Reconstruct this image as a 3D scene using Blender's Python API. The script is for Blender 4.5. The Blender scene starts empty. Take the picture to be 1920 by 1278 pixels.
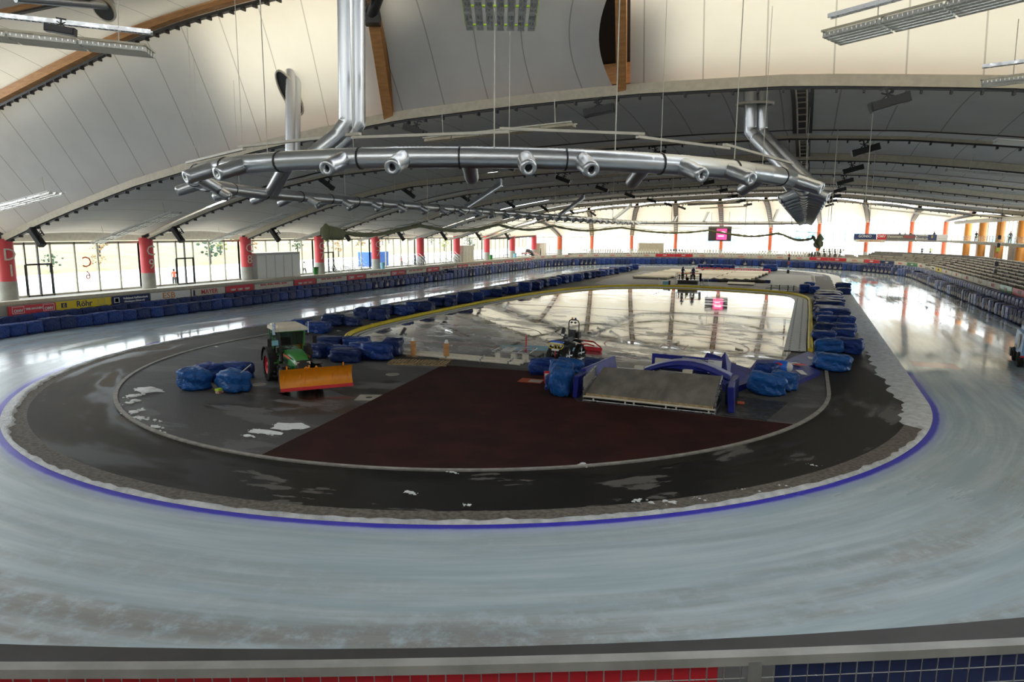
import bpy, bmesh, math, random
from math import sin, cos, pi, radians, hypot, atan2, sqrt
from mathutils import Vector, Matrix
random.seed(7)
S = bpy.context.scene
COL = S.collection
Z3 = Vector((0, 0, 1))

# ------------------------------------------------------------------ materials
MATS = {}
def nt(m):
    m.use_nodes = True
    return m.node_tree.nodes, m.node_tree.links
def mat(name, col, rough=0.6, metal=0.0, var=0.0, scale=3.0, bump=0.0, spec=0.5, emit=None, estr=0.0, col2=None, stretch=(1, 1, 1), rvar=0.0, bscale=None):
    if name in MATS: return MATS[name]
    m = bpy.data.materials.new(name); N, L = nt(m); b = N['Principled BSDF']
    b.inputs['Base Color'].default_value = (*col, 1); b.inputs['Roughness'].default_value = rough
    b.inputs['Metallic'].default_value = metal; b.inputs['Specular IOR Level'].default_value = spec
    if emit: b.inputs['Emission Color'].default_value = (*emit, 1); b.inputs['Emission Strength'].default_value = estr
    if var or bump or rvar or col2:
        tc = N.new('ShaderNodeTexCoord'); mp = N.new('ShaderNodeMapping'); mp.inputs['Scale'].default_value = stretch
        n = N.new('ShaderNodeTexNoise'); n.inputs['Scale'].default_value = scale; n.inputs['Detail'].default_value = 5
        L.new(tc.outputs['Object'], mp.inputs[0]); L.new(mp.outputs[0], n.inputs['Vector'])
        if var or col2:
            c2 = col2 or tuple(min(1, c * (1 + var)) for c in col); c1 = col if col2 else tuple(c * (1 - var) for c in col)
            r = N.new('ShaderNodeValToRGB'); r.color_ramp.elements[0].position = .35; r.color_ramp.elements[1].position = .65
            r.color_ramp.elements[0].color = (*c1, 1); r.color_ramp.elements[1].color = (*c2, 1)
            L.new(n.outputs['Fac'], r.inputs[0]); L.new(r.outputs[0], b.inputs['Base Color'])
        if rvar:
            q = N.new('ShaderNodeMapRange'); q.inputs[1].default_value = .35; q.inputs[2].default_value = .65
            q.inputs[3].default_value = max(0.02, rough - rvar); q.inputs[4].default_value = rough + rvar
            L.new(n.outputs['Fac'], q.inputs[0]); L.new(q.outputs[0], b.inputs['Roughness'])
        if bump:
            nb = n
            if bscale:
                nb = N.new('ShaderNodeTexNoise'); nb.inputs['Scale'].default_value = bscale; nb.inputs['Detail'].default_value = 4
                L.new(mp.outputs[0], nb.inputs['Vector'])
            bp = N.new('ShaderNodeBump'); bp.inputs['Strength'].default_value = bump; bp.inputs['Distance'].default_value = .1
            L.new(nb.outputs['Fac'], bp.inputs['Height']); L.new(bp.outputs[0], b.inputs['Normal'])
    MATS[name] = m
    return m

class G:
    """small node-graph helper"""
    def __init__(s, m): s.N, s.L = nt(m)
    def v(s, x):
        return x
    def put(s, inp, x):
        if hasattr(x, 'is_output') or hasattr(x, 'links'): s.L.new(x, inp)
        else:
            try: inp.default_value = x
            except Exception: inp.default_value = (*x, 1)
    def m(s, op, a, b=0.0, c=0.0):
        n = s.N.new('ShaderNodeMath'); n.operation = op
        s.put(n.inputs[0], a); s.put(n.inputs[1], b); s.put(n.inputs[2], c)
        return n.outputs[0]
    def ss(s, x, lo, hi, a=0.0, b=1.0):
        n = s.N.new('ShaderNodeMapRange'); n.interpolation_type = 'SMOOTHSTEP'
        s.put(n.inputs[0], x); n.inputs[1].default_value = lo; n.inputs[2].default_value = hi
        n.inputs[3].default_value = a; n.inputs[4].default_value = b
        return n.outputs[0]
    def noise(s, vec, scale, detail=5, rough=.55):
        n = s.N.new('ShaderNodeTexNoise'); n.inputs['Scale'].default_value = scale; n.inputs['Detail'].default_value = detail
        n.inputs['Roughness'].default_value = rough
        if vec is not None: s.L.new(vec, n.inputs['Vector'])
        return n.outputs['Fac']
    def mix(s, f, a, b):
        n = s.N.new('ShaderNodeMix'); n.data_type = 'RGBA'
        s.put(n.inputs[0], f); s.put(n.inputs[6], a if hasattr(a, 'links') else (*a, 1)); s.put(n.inputs[7], b if hasattr(b, 'links') else (*b, 1))
        return n.outputs[2]
    def xyz(s):
        tc = s.N.new('ShaderNodeTexCoord'); sp = s.N.new('ShaderNodeSeparateXYZ'); s.L.new(tc.outputs['Object'], sp.inputs[0])
        return tc.outputs['Object'], sp.outputs[0], sp.outputs[1], sp.outputs[2]
    def comb(s, x, y, z=0.0):
        n = s.N.new('ShaderNodeCombineXYZ'); s.put(n.inputs[0], x); s.put(n.inputs[1], y); s.put(n.inputs[2], z); return n.outputs[0]
    def polar(s, L=112.0):
        o, x, y, z = s.xyz()
        yy = s.m('SUBTRACT', y, s.m('MINIMUM', s.m('MAXIMUM', y, 0.0), L))
        r = s.m('SQRT', s.m('ADD', s.m('MULTIPLY', x, x), s.m('MULTIPLY', yy, yy)))
        a = s.m('ARCTAN2', yy, x)
        t = s.m('ADD', s.m('MULTIPLY', a, 30.0), s.m('MULTIPLY', s.m('MINIMUM', s.m('MAXIMUM', y, 0.0), L), s.m('SIGN', x)))
        return o, x, y, r, t
    def bump(s, h, st=.3, d=.05):
        b = s.N.new('ShaderNodeBump'); b.inputs['Strength'].default_value = st; b.inputs['Distance'].default_value = d
        s.L.new(h, b.inputs['Height']); return b.outputs[0]

def m_ice():
    m = bpy.data.materials.new('ice'); g = G(m); b = g.N['Principled BSDF']
    o, x, y, r, t = g.polar()
    st = g.noise(g.comb(g.m('MULTIPLY', r, .55), g.m('MULTIPLY', t, .055)), 1.0, 6, .6)
    st2 = g.noise(g.comb(g.m('MULTIPLY', r, 2.2), g.m('MULTIPLY', t, .12), 4.0), 1.0, 5, .6)
    fine = g.noise(o, 1.6, 6, .7)
    dirt = g.m('MULTIPLY', g.ss(st, .42, .62), g.ss(fine, .28, .56))
    outer = g.ss(r, 28.5, 32.5, .22, 1.0)
    dirt = g.m('MULTIPLY', dirt, outer)
    c = g.mix(g.ss(st2, .35, .7), (.40, .51, .58), (.55, .64, .70))
    c = g.mix(g.m('MULTIPLY', dirt, .8), c, (.24, .215, .19))
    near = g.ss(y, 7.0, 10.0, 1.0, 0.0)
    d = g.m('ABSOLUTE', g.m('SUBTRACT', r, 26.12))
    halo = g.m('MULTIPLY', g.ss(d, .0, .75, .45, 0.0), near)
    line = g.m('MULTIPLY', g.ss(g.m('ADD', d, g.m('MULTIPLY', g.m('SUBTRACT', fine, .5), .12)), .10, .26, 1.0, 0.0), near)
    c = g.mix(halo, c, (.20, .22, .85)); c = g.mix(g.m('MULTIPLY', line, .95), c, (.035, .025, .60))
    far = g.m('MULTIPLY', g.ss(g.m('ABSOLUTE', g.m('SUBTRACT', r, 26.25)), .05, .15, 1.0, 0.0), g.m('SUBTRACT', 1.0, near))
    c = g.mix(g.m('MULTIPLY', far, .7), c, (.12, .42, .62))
    # painted red panel under the ice on the right straight
    rp = g.m('MULTIPLY', g.m('MULTIPLY', g.ss(x, 26.6, 26.8), g.ss(x, 29.3, 29.5, 1, 0)), g.m('MULTIPLY', g.ss(y, 10.6, 10.8), g.ss(y, 12.6, 12.8, 1, 0)))
    c = g.mix(g.m('MULTIPLY', rp, .75), c, (.55, .06, .08))
    g.put(b.inputs['Base Color'], c)
    ro = g.m('ADD', g.ss(st, .38, .66, .03, .17), g.ss(y, -22.0, -4.0, .30, 0.0))
    g.put(b.inputs['Roughness'], ro); b.inputs['IOR'].default_value = 1.33
    b.inputs['Specular IOR Level'].default_value = .6
    g.put(b.inputs['Normal'], g.bump(st2, .12, .02))
    return m
def m_asphalt(name, base, wet, dry, thr, seed, brown=None, polar=True):
    m = bpy.data.materials.new(name); g = G(m); b = g.N['Principled BSDF']
    o, x, y, r, t = g.polar()
    if polar: v = g.comb(g.m('MULTIPLY', r, .55), g.m('MULTIPLY', t, .13), seed)
    else:
        v = g.comb(g.m('MULTIPLY', x, .16), g.m('MULTIPLY', y, .42), seed)
    n = g.noise(v, 1.0, 7, .6); f = g.noise(o, 14.0, 4, .7); n2 = g.noise(v, .5, 3)
    c = g.mix(g.ss(f, .3, .7), tuple(k * .8 for k in base), tuple(k * 1.2 for k in base))
    isdry = g.ss(n, thr, thr + .02)
    c = g.mix(isdry, c, dry)
    if brown:
        left_sheen = g.m('MULTIPLY', g.ss(x, -22.0, 2.0, 1.0, 0.0), g.ss(n2, .3, .65))  # brownish sheen towards the left, put into the base colour
        c = g.mix(g.m('MULTIPLY', left_sheen, .9), c, brown)
    iswet = g.ss(n2, .5, .56)
    c = g.mix(g.m('MULTIPLY', iswet, g.m('SUBTRACT', 1.0, isdry)), c, wet)
    g.put(b.inputs['Base Color'], c)
    g.put(b.inputs['Roughness'], g.m('ADD', g.m('MULTIPLY', iswet, -.2), g.m('ADD', .62, g.m('MULTIPLY', isdry, .25))))
    g.put(b.inputs['Normal'], g.bump(f, .25, .01))
    b.inputs['Specular IOR Level'].default_value = .16
    return m
def m_rink():
    m = bpy.data.materials.new('wet rink floor'); g = G(m); b = g.N['Principled BSDF']
    o, x, y, z = g.xyz()
    v = g.comb(g.m('MULTIPLY', x, .11), g.m('MULTIPLY', y, .09), 2.0)
    w = g.comb(g.m('ADD', g.m('MULTIPLY', x, .25), g.m('MULTIPLY', y, .12)), g.m('MULTIPLY', y, .33), 1.0)
    n = g.noise(v, 1.0, 6, .6); s = g.noise(w, 1.3, 7, .65)
    c = g.mix(g.ss(s, .4, .62), (.10, .10, .105), (.26, .25, .235))
    c = g.mix(g.ss(s, .64, .74), c, (.42, .41, .36))
    g.put(b.inputs['Base Color'], c)
    dry = g.m('MULTIPLY', g.ss(s, .46, .62), g.ss(y, 12.0, 40.0, 1.0, .28))
    g.put(b.inputs['Roughness'], g.m('ADD', .03, g.m('MULTIPLY', dry, .45)))
    g.put(b.inputs['Normal'], g.bump(g.noise(w, 2.0, 4), .05, .02))
    b.inputs['Specular IOR Level'].default_value = 1.0; b.inputs['IOR'].default_value = 1.5
    b.inputs['Coat Weight'].default_value = .35; b.inputs['Coat Roughness'].default_value = .02
    return m
def m_membrane():
    m = bpy.data.materials.new('roof membrane'); g = G(m); N = g.N; b = N['Principled BSDF']
    o, x, y, z = g.xyz()
    uvn = N.new('ShaderNodeUVMap'); uvn.uv_map = 'seams'; us = N.new('ShaderNodeSeparateXYZ'); g.L.new(uvn.outputs[0], us.inputs[0])
    ax = g.m('MODULO', us.outputs[0], 3.1)
    seam = g.ss(g.m('ABSOLUTE', g.m('SUBTRACT', ax, 1.55)), .025, .05, 1.0, 0.0)
    n = g.noise(o, .25, 4)
    c = g.mix(g.ss(n, .3, .7), (.69, .685, .67), (.76, .755, .74))
    c = g.mix(g.m('MULTIPLY', seam, .65), c, (.25, .23, .2))
    g.put(b.inputs['Base Color'], c); b.inputs['Roughness'].default_value = .7; b.inputs['Specular IOR Level'].default_value = .25
    w = g.noise(g.comb(g.m('MULTIPLY', x, 1.2), g.m('MULTIPLY', y, .25), g.m('MULTIPLY', z, .4)), 1.0, 5)
    g.put(b.inputs['Normal'], g.bump(w, .35, .12))
    tr = N.new('ShaderNodeBsdfTranslucent'); g.put(tr.inputs[0], g.mix(g.m('MULTIPLY', seam, .6), (.74, .64, .45), (.3, .27, .2)))
    mx = N.new('ShaderNodeMixShader'); mx.inputs[0].default_value = .24
    g.L.new(b.outputs[0], mx.inputs[1]); g.L.new(tr.outputs[0], mx.inputs[2]); g.L.new(mx.outputs[0], N['Material Output'].inputs[0])
    return m
def m_glass():
    m = bpy.data.materials.new('window glass'); g = G(m); N = g.N
    t = N.new('ShaderNodeBsdfTransparent'); t.inputs[0].default_value = (.95, .98, .96, 1)
    gl = N.new('ShaderNodeBsdfGlossy'); gl.inputs['Roughness'].default_value = .02
    lw = N.new('ShaderNodeFresnel'); lw.inputs[0].default_value = 1.4
    mx = N.new('ShaderNodeMixShader'); g.L.new(lw.outputs[0], mx.inputs[0]); g.L.new(t.outputs[0], mx.inputs[1]); g.L.new(gl.outputs[0], mx.inputs[2])
    g.L.new(mx.outputs[0], N['Material Output'].inputs[0]); return m
def m_tarp(name, c, k=1.0):
    m = bpy.data.materials.new(name); g = G(m); b = g.N['Principled BSDF']
    o, x, y, z = g.xyz()
    n = g.noise(o, 2.2, 5, .6); n2 = g.noise(o, 5.0, 4)
    g.put(b.inputs['Base Color'], g.mix(g.ss(n2, .3, .7), tuple(v * .75 for v in c), tuple(v * 1.25 for v in c)))
    b.inputs['Roughness'].default_value = .4; b.inputs['Specular IOR Level'].default_value = .3
    rg = g.m('ABSOLUTE', g.m('SUBTRACT', g.noise(o, 1.5, 3, .5), .5)); rg2 = g.m('MULTIPLY', g.m('ABSOLUTE', g.m('SUBTRACT', g.noise(o, 3.2, 2, .5), .5)), .6)
    g.put(b.inputs['Normal'], g.bump(g.m('ADD', g.m('MULTIPLY', rg, 2.0), rg2), 1.0 * k, .16)); return m

M = dict(
 ice=m_ice(), ring=m_asphalt('wet asphalt lane', (.022, .020, .018), (.010, .010, .010), (.12, .115, .11), .585, 3.0, brown=(.085, .060, .030)),
 infield=m_asphalt('infield tarmac', (.085, .085, .088), (.045, .043, .040), (.14, .14, .148), .53, 9.0, polar=False),
 rink=m_rink(), membrane=m_membrane(), glass=m_glass(),
 tarp=m_tarp('blue tarpaulin', (.014, .046, .22)), tarp2=m_tarp('dark blue tarpaulin', (.013, .030, .125)), tarp3=m_tarp('bright blue plastic', (.014, .095, .34)),
 mat=mat('blue vinyl mat', (.015, .022, .24), .4, var=.2, bump=.2, scale=2),
 matd=mat('navy vinyl', (.012, .02, .11), .4, var=.2),
 steel=mat('galvanised steel', (.55, .56, .57), .32, .9, rvar=.1, scale=6),
 duct=mat('spiral duct metal', (.66, .68, .70), .33, .95),
 dark=mat('dark steel', (.05, .05, .05), .5, .4), black=mat('black plastic', (.015, .015, .016), .45), rubber=mat('tyre rubber', (.018, .018, .018), .8, bump=.3, scale=30),
 beige=mat('beige valance', (.52, .47, .36), .6, var=.08), cream=mat('cream paint', (.66, .62, .52), .55, var=.06),
 timber=mat('orange timber', (.52, .25, .08), .55, col2=(.66, .34, .13), scale=1.5, stretch=(1, 1, 6)), wood=mat('raw wood', (.24, .17, .085), .7, col2=(.42, .31, .17), scale=5),
 plywood=mat('worn plywood', (.12, .11, .10), .6, col2=(.20, .19, .17), scale=1.6, stretch=(1, .5, 1), bump=.1),
 conc=mat('concrete', (.36, .35, .31), .75, var=.12, scale=1.2, bump=.1), concd=mat('dark concrete', (.16, .155, .15), .8, var=.2, scale=1.5),
 redcol=mat('red column paint', (.62, .06, .07), .45), orcol=mat('orange column paint', (.62, .24, .04), .45), salmon=mat('salmon column paint', (.75, .16, .07), .45),
 white=mat('white paint', (.78, .78, .76), .5), gray=mat('light grey', (.5, .5, .5), .5), red=mat('red', (.62, .02, .035), .45), yellow=mat('yellow', (.78, .60, .02), .5),
 carpet=mat('red brown carpet', (.020, .005, .0045), .95, col2=(.040, .0095, .008), scale=.6, bump=.3, bscale=40, spec=.2),
 snow=mat('snow', (.82, .85, .88), .7, var=.06, bump=.7, scale=7), slush=mat('icy slush', (.50, .53, .56), .6, col2=(.74, .76, .8), scale=2.5, bump=.6, bscale=9),
 kerb=mat('kerb', (.30, .29, .27), .7, var=.2, scale=3), railm=mat('dull galvanised rail', (.34, .34, .33), .6, .3, var=.15, scale=5), gravel=mat('gritty concrete edge', (.14, .125, .11), .85, var=.35, scale=6, bump=.3),
 green=mat('green paint', (.025, .22, .03), .3, spec=.6), orange=mat('orange plow paint', (.86, .30, .01), .42, var=.05), navy=mat('navy cloth', (.02, .035, .12), .7),
 hill=mat('winter hillside', (.30, .21, .12), .95, col2=(.16, .18, .09), scale=.35, bump=.6), net=mat('green netting', (.24, .25, .14), .9),
 skin=mat('skin', (.55, .33, .24), .6), lamp=mat('fluorescent tube', (.7, .72, .7), .25), alu=mat('white reflector', (.88, .88, .84), .35, .75),
 hose=mat('yellow foam edge', (.80, .62, .03), .55, var=.08), teal=mat('light blue', (.25, .55, .70), .5), seat=mat('bench plank', (.55, .50, .42), .6, var=.15, scale=1),
 limeg=mat('hi vis', (.5, .75, .05), .6), deck=mat('sky blocking deck', (.10, .09, .08), .8), glassd=mat('tinted cab glass', (.03, .07, .06), .08, spec=.8))

# ------------------------------------------------------------------ mesh helpers
class MB:
    def __init__(s): s.v, s.f, s.m, s.sm = [], [], [], []; s.cur = 0; s.smooth = False
    def add(s, vs, fs, smooth=None):
        k = len(s.v); s.v += [tuple(p) for p in vs]
        for f in fs: s.f.append([i + k for i in f]); s.m.append(s.cur); s.sm.append(s.smooth if smooth is None else smooth)
        return s
    def quad(s, a, b, c, d): return s.add([a, b, c, d], [[0, 1, 2, 3]])
    def poly(s, pts, z): return s.add([(p[0], p[1], z) for p in pts], [list(range(len(pts)))])
    def box(s, c, d, rz=0.0, rx=0.0, ry=0.0, top=None):
        R = Matrix.Rotation(rz, 3, 'Z') @ Matrix.Rotation(ry, 3, 'Y') @ Matrix.Rotation(rx, 3, 'X'); c = Vector(c)
        tx, ty = top or (1, 1); V = []
        for k in (-1, 1):
            for j in (-1, 1):
                for i in (-1, 1):
                    e = (tx, ty) if k > 0 else (1, 1)
                    V.append(c + R @ Vector((i * d[0] / 2 * e[0], j * d[1] / 2 * e[1], k * d[2] / 2)))
        return s.add(V, [[0, 2, 3, 1], [4, 5, 7, 6], [0, 1, 5, 4], [2, 6, 7, 3], [0, 4, 6, 2], [1, 3, 7, 5]], False)
    def prism(s, pts, z0, z1):
        n = len(pts); V = [(p[0], p[1], z0) for p in pts] + [(p[0], p[1], z1) for p in pts]
        F = [list(range(n))[::-1], list(range(n, 2 * n))] + [[i, (i + 1) % n, (i + 1) % n + n, i + n] for i in range(n)]
        return s.add(V, F, False)
    def extr(s, pts, a, b, up=None):
        """profile pts (2D: side, up) extruded from a to b"""
        a, b = Vector(a), Vector(b); d = (b - a).normalized(); u = Vector(up or (0, 0, 1)); w = d.cross(u).normalized(); u = w.cross(d)
        n = len(pts); V = [a + w * p[0] + u * p[1] for p in pts] + [b + w * p[0] + u * p[1] for p in pts]
        return s.add(V, [list(range(n))[::-1], list(range(n, 2 * n))] + [[i, (i + 1) % n, (i + 1) % n + n, i + n] for i in range(n)], False)
    def tube(s, path, r, n=8, cap=True, closed=False, smooth=True):
        P = [Vector(p) for p in path]; k = len(P); rr = r if isinstance(r, (list, tuple)) else [r] * k; V = []; u = None
        for i in range(k):
            if closed: d = P[(i + 1) % k] - P[i - 1]
            else: d = P[min(i + 1, k - 1)] - P[max(i - 1, 0)]
            d = d.normalized() if d.length > 1e-9 else Vector((0, 0, 1))
            if u is None: u = d.cross(Z3); u = u.normalized() if u.length > .05 else Vector((1, 0, 0))
            u = (u - d * u.dot(d)); u = u.normalized() if u.length > 1e-6 else d.orthogonal().normalized()
            w = d.cross(u)
            V += [P[i] + (u * cos(2 * pi * j / n) + w * sin(2 * pi * j / n)) * rr[i] for j in range(n)]
        F = [[i * n + j, i * n + (j + 1) % n, (i + 1) * n + (j + 1) % n, (i + 1) * n + j] for i in range(k - 1) for j in range(n)]
        if closed: F += [[(k - 1) * n + j, (k - 1) * n + (j + 1) % n, (j + 1) % n, j] for j in range(n)]
        s.add(V, F, smooth)
        if cap and not closed:
            s.add(V[:n], [list(range(n))[::-1]], False); s.add(V[-n:], [list(range(n))], False)
        return s
    def cyl(s, a, b, r, r2=None, n=12, cap=True): return s.tube([a, b], [r, r if r2 is None else r2], n, cap)
    def lathe(s, prof, c=(0, 0, 0), axis=(0, 0, 1), n=16, smooth=True):
        c = Vector(c); ax = Vector(axis).normalized(); u = ax.orthogonal().normalized(); w = ax.cross(u); V = []; k = len(prof)
        for r, h in prof: V += [c + ax * h + (u * cos(2 * pi * j / n) + w * sin(2 * pi * j / n)) * r for j in range(n)]
        s.add(V, [[i * n + j, i * n + (j + 1) % n, (i + 1) * n + (j + 1) % n, (i + 1) * n + j] for i in range(k - 1) for j in range(n)], smooth); return s
    def ball(s, c, r, n=10, sc=(1, 1, 1)):
        c = Vector(c); V = []; F = []; h = n // 2 + 1
        for i in range(h + 1):
            t = pi * i / h
            V += [c + Vector((cos(2 * pi * j / n) * sin(t) * sc[0], sin(2 * pi * j / n) * sin(t) * sc[1], cos(t) * sc[2])) * r for j in range(n)]
        F = [[i * n + j, (i + 1) * n + j, (i + 1) * n + (j + 1) % n, i * n + (j + 1) % n] for i in range(h) for j in range(n)]
        return s.add(V, F, True)
    def grid(s, fn, nu, nv, smooth=True):
        V = [fn(i / nu, j / nv) for j in range(nv + 1) for i in range(nu + 1)]; w = nu + 1
        return s.add(V, [[j * w + i, j * w + i + 1, (j + 1) * w + i + 1, (j + 1) * w + i] for j in range(nv) for i in range(nu)], smooth)
    def mesh(s, name, mats):
        me = bpy.data.meshes.new(name); me.from_pydata(s.v, [], s.f)
        for m in (mats if isinstance(mats, (list, tuple)) else [mats]): me.materials.append(M[m] if isinstance(m, str) else m)
        me.polygons.foreach_set('material_index', s.m); me.polygons.foreach_set('use_smooth', s.sm); me.update(); return me
    def build(s, name, mats, parent=None, label=None, cat=None, group=None, kind=None, loc=None, rz=0.0):
        return link(name, s.mesh(name, mats), parent, label, cat, group, kind, loc, rz)
def link(name, data, parent=None, label=None, cat=None, group=None, kind=None, loc=None, rz=0.0):
    o = bpy.data.objects.new(name, data); COL.objects.link(o)
    if parent: o.parent = parent
    if label: o['label'] = label
    if cat: o['category'] = cat
    if group: o['group'] = group
    if kind: o['kind'] = kind
    if loc is not None: o.location = loc
    if rz: o.rotation_euler.z = rz
    return o
def empty(name, loc, label, cat, group=None, rz=0.0, sc=None):
    o = link(name, None, None, label, cat, group, None, loc, rz)
    o.empty_display_size = .2
    if sc: o.scale = (sc,) * 3
    return o
def copy_tree(o, parent=None, **k):
    c = o.copy(); COL.objects.link(c)
    if parent: c.parent = parent
    for ch in o.children: copy_tree(ch, c)
    return c
def struct(name, mb, m, parent=None): return mb.build(name, m, parent, kind=None if parent else 'structure')
def text(body, size, parent, loc, rot, m, ext=.008, align='CENTER', name='lettering', sx=1.0, bold=0.0):
    c = bpy.data.curves.new('lettering', 'FONT'); c.body = body; c.size = size; c.extrude = ext; c.align_x = align; c.align_y = 'CENTER'; c.offset = bold; c.resolution_u = 2
    c.materials.append(M[m]); o = bpy.data.objects.new(name, c); COL.objects.link(o); o.parent = parent; o.location = loc; o.rotation_euler = rot; o.scale = (sx, 1, 1)
    return o

LY = 112.0
def st_len(R): return 2 * LY + 2 * pi * R
def st(s, R):
    """point and outward normal of the stadium curve of radius R; s=0 at the start of the left straight going away"""
    s %= st_len(R)
    if s < LY: return Vector((-R, s, 0)), Vector((-1, 0, 0))
    s -= LY
    if s < pi * R: a = pi - s / R; return Vector((R * cos(a), LY + R * sin(a), 0)), Vector((cos(a), sin(a), 0))
    s -= pi * R
    if s < LY: return Vector((R, LY - s, 0)), Vector((1, 0, 0))
    s -= LY; a = -s / R
    return Vector((R * cos(a), R * sin(a), 0)), Vector((cos(a), sin(a), 0))
def stad(R, n=96):
    P = [(R * cos(-pi + pi * i / n), R * sin(-pi + pi * i / n)) for i in range(n + 1)] + [(R * cos(pi * i / n), LY + R * sin(pi * i / n)) for i in range(n + 1)]
    return P
def annulus(R0, R1, z, n=96, z1=None):
    a, b = stad(R0, n), stad(R1, n); k = len(a); z1 = z if z1 is None else z1
    mb = MB(); mb.add([(p[0], p[1], z) for p in a] + [(p[0], p[1], z1) for p in b], [[i, i + k, (i + 1) % k + k, (i + 1) % k] for i in range(k)])
    return mb

# ------------------------------------------------------------------ camera
W, H, F = 1920, 1278, 1289.8
pit, yaw, roll = 0.158834, 0.401519, 0.006682
fwd = Vector((-sin(yaw) * cos(pit), cos(yaw) * cos(pit), -sin(pit))); rgt = Vector((cos(yaw), sin(yaw), 0)); up = rgt.cross(fwd)
r2 = rgt * cos(roll) + up * sin(roll); u2 = -rgt * sin(roll) + up * cos(roll)
cam = bpy.data.cameras.new('camera'); cam.sensor_width = 36; cam.lens = 36 * F / W; cam.clip_end = 1500; cam.clip_start = .1
co = bpy.data.objects.new('camera', cam); COL.objects.link(co); S.camera = co
CP = Vector((19.691, -40.986, 8.683))
co.matrix_world = Matrix(((r2.x, u2.x, -fwd.x, CP.x), (r2.y, u2.y, -fwd.y, CP.y), (r2.z, u2.z, -fwd.z, CP.z), (0, 0, 0, 1)))
S.view_settings.view_transform = 'Standard'; S.view_settings.look = 'None'; S.view_settings.gamma = 1; S.view_settings.use_curve_mapping = False
S.view_settings.exposure = 0.6
S.cycles.use_denoising = True
S.cycles.max_bounces = 10; S.cycles.diffuse_bounces = 6; S.cycles.transparent_max_bounces = 12; S.cycles.sample_clamp_indirect = 6

# ------------------------------------------------------------------ daylight
w = bpy.data.worlds.new('sky'); S.world = w; w.use_nodes = True
bg = w.node_tree.nodes['Background']; bg.inputs[0].default_value = (.90, .95, 1.0, 1); bg.inputs[1].default_value = 4.2
sun = bpy.data.lights.new('sun', 'SUN'); sun.energy = 0.0; sun.angle = radians(2.5); sun.color = (1, .86, .66)
so = bpy.data.objects.new('sun', sun); COL.objects.link(so); so.location = (0, 150, 90)
so.rotation_euler = Vector((0.55, -.62, -.42)).to_track_quat('-Z', 'Y').to_euler()

# ------------------------------------------------------------------ ground surfaces
struct('ground', annulus(57.5, 420, 2.1, 48).add([(-58, -40, 2.1), (-46.5, -40, 2.1), (-46.5, 140, 2.1), (-58, 140, 2.1)], [[0, 1, 2, 3]]), 'snow')
struct('floor', MB().quad((-55, -62, -.05), (62, -62, -.05), (62, 175, -.05), (-55, 175, -.05)), 'conc')
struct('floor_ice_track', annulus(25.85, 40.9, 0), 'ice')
struct('floor_asphalt_lane', annulus(21.3, 25.05, .0), 'ring')
struct('floor_gritty_edge', annulus(25.0, 25.98, .004, 96, .012), 'gravel')
mb = MB()      # the snowy rim scraped up along the inner edge of the ice
def rim(R0, R1, n=420):
    out = []; Lr = st_len(26.0)
    for i in range(n):
        s = Lr * i / n; p, nn = st(s, 25.0)
        c = p - nn * 25.0 if not (0 < s < LY or LY + pi * 26 < s < 2 * LY + pi * 26) else None
        out.append((s, p, nn))
    return out
Lr = st_len(25.0); n = 900; V = []; Fc = []; prof = [(-.1, .0), (.15, .07), (.5, .09), (.8, .05), (1.02, .012)]
for i in range(n):
    p, nn = st(Lr * i / n, 25.0); j = random.uniform(-.09, .09); onright = p.x > 10 and p.y > -6
    wv = .25 + .30 * (.5 + .5 * sin(i * .9) * sin(i * .37)); 
    wid = (-wv * .7 - .25 * random.random() - (.25 if p.y > 6 else 0) + (.25 if p.y < 0 else 0)) if onright else (.75 if p.y < -6 and p.x > -12 else .45)
    for k, (a, h) in enumerate(prof):
        off = (a + wid * (1 if k == 0 else .5) if k < 2 else a) if onright else max(a, wid + .06 * k + j * (k < 2))
        q = p + nn * off; V.append((q.x, q.y, max(.008, h * (1 + random.uniform(-.5, .5))) if 0 < k < 4 else (.004 if k == 0 else .01)))
m5 = len(prof)
for i in range(n):
    for k in range(m5 - 1): Fc.append([i * m5 + k, i * m5 + k + 1, ((i + 1) % n) * m5 + k + 1, ((i + 1) % n) * m5 + k])
struct('trim_slush_rim', MB().add(V, Fc, True), 'slush')
struct('floor_infield', annulus(0, 21.3, .006).poly(stad(21.3), .004), 'infield')
mb = annulus(21.22, 21.42, .06); a, b = stad(21.22), stad(21.42); k = len(a)
for P in (a, b): mb.add([(p[0], p[1], 0) for p in P] + [(p[0], p[1], .06) for p in P], [[i, (i + 1) % k, (i + 1) % k + k, i + k] for i in range(k)])
struct('trim_kerb', mb, 'kerb')
def rrect(x0, x1, y0, y1, r, n=10):
    P = []
    for cx, cy, a0 in ((x1 - r, y0 + r, -pi / 2), (x1 - r, y1 - r, 0), (x0 + r, y1 - r, pi / 2), (x0 + r, y0 + r, pi)):
        P += [(cx + r * cos(a0 + pi / 2 * i / n), cy + r * sin(a0 + pi / 2 * i / n)) for i in range(n + 1)]
    return P
struct('floor_rink', MB().poly(rrect(-14.4, 19.2, 1.6, 67.6, 7.5), .02), 'rink')
def band(P0, P1, z0, z1):
    k = len(P0); mb = MB()
    V = [(p[0], p[1], z) for P, z in ((P0, z0), (P0, z1), (P1, z1), (P1, z0)) for p in P]
    for q in range(3): mb.add(V[q * k:(q + 2) * k], [[i, (i + 1) % k, (i + 1) % k + k, i + k] for i in range(k)], False)
    return mb
struct('trim_rink_border', band(rrect(-14.4, 19.2, 1.6, 67.6, 7.5), rrect(-15.0, 20.1, 1.0, 68.3, 8.0), .0, .10), 'white')
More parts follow.
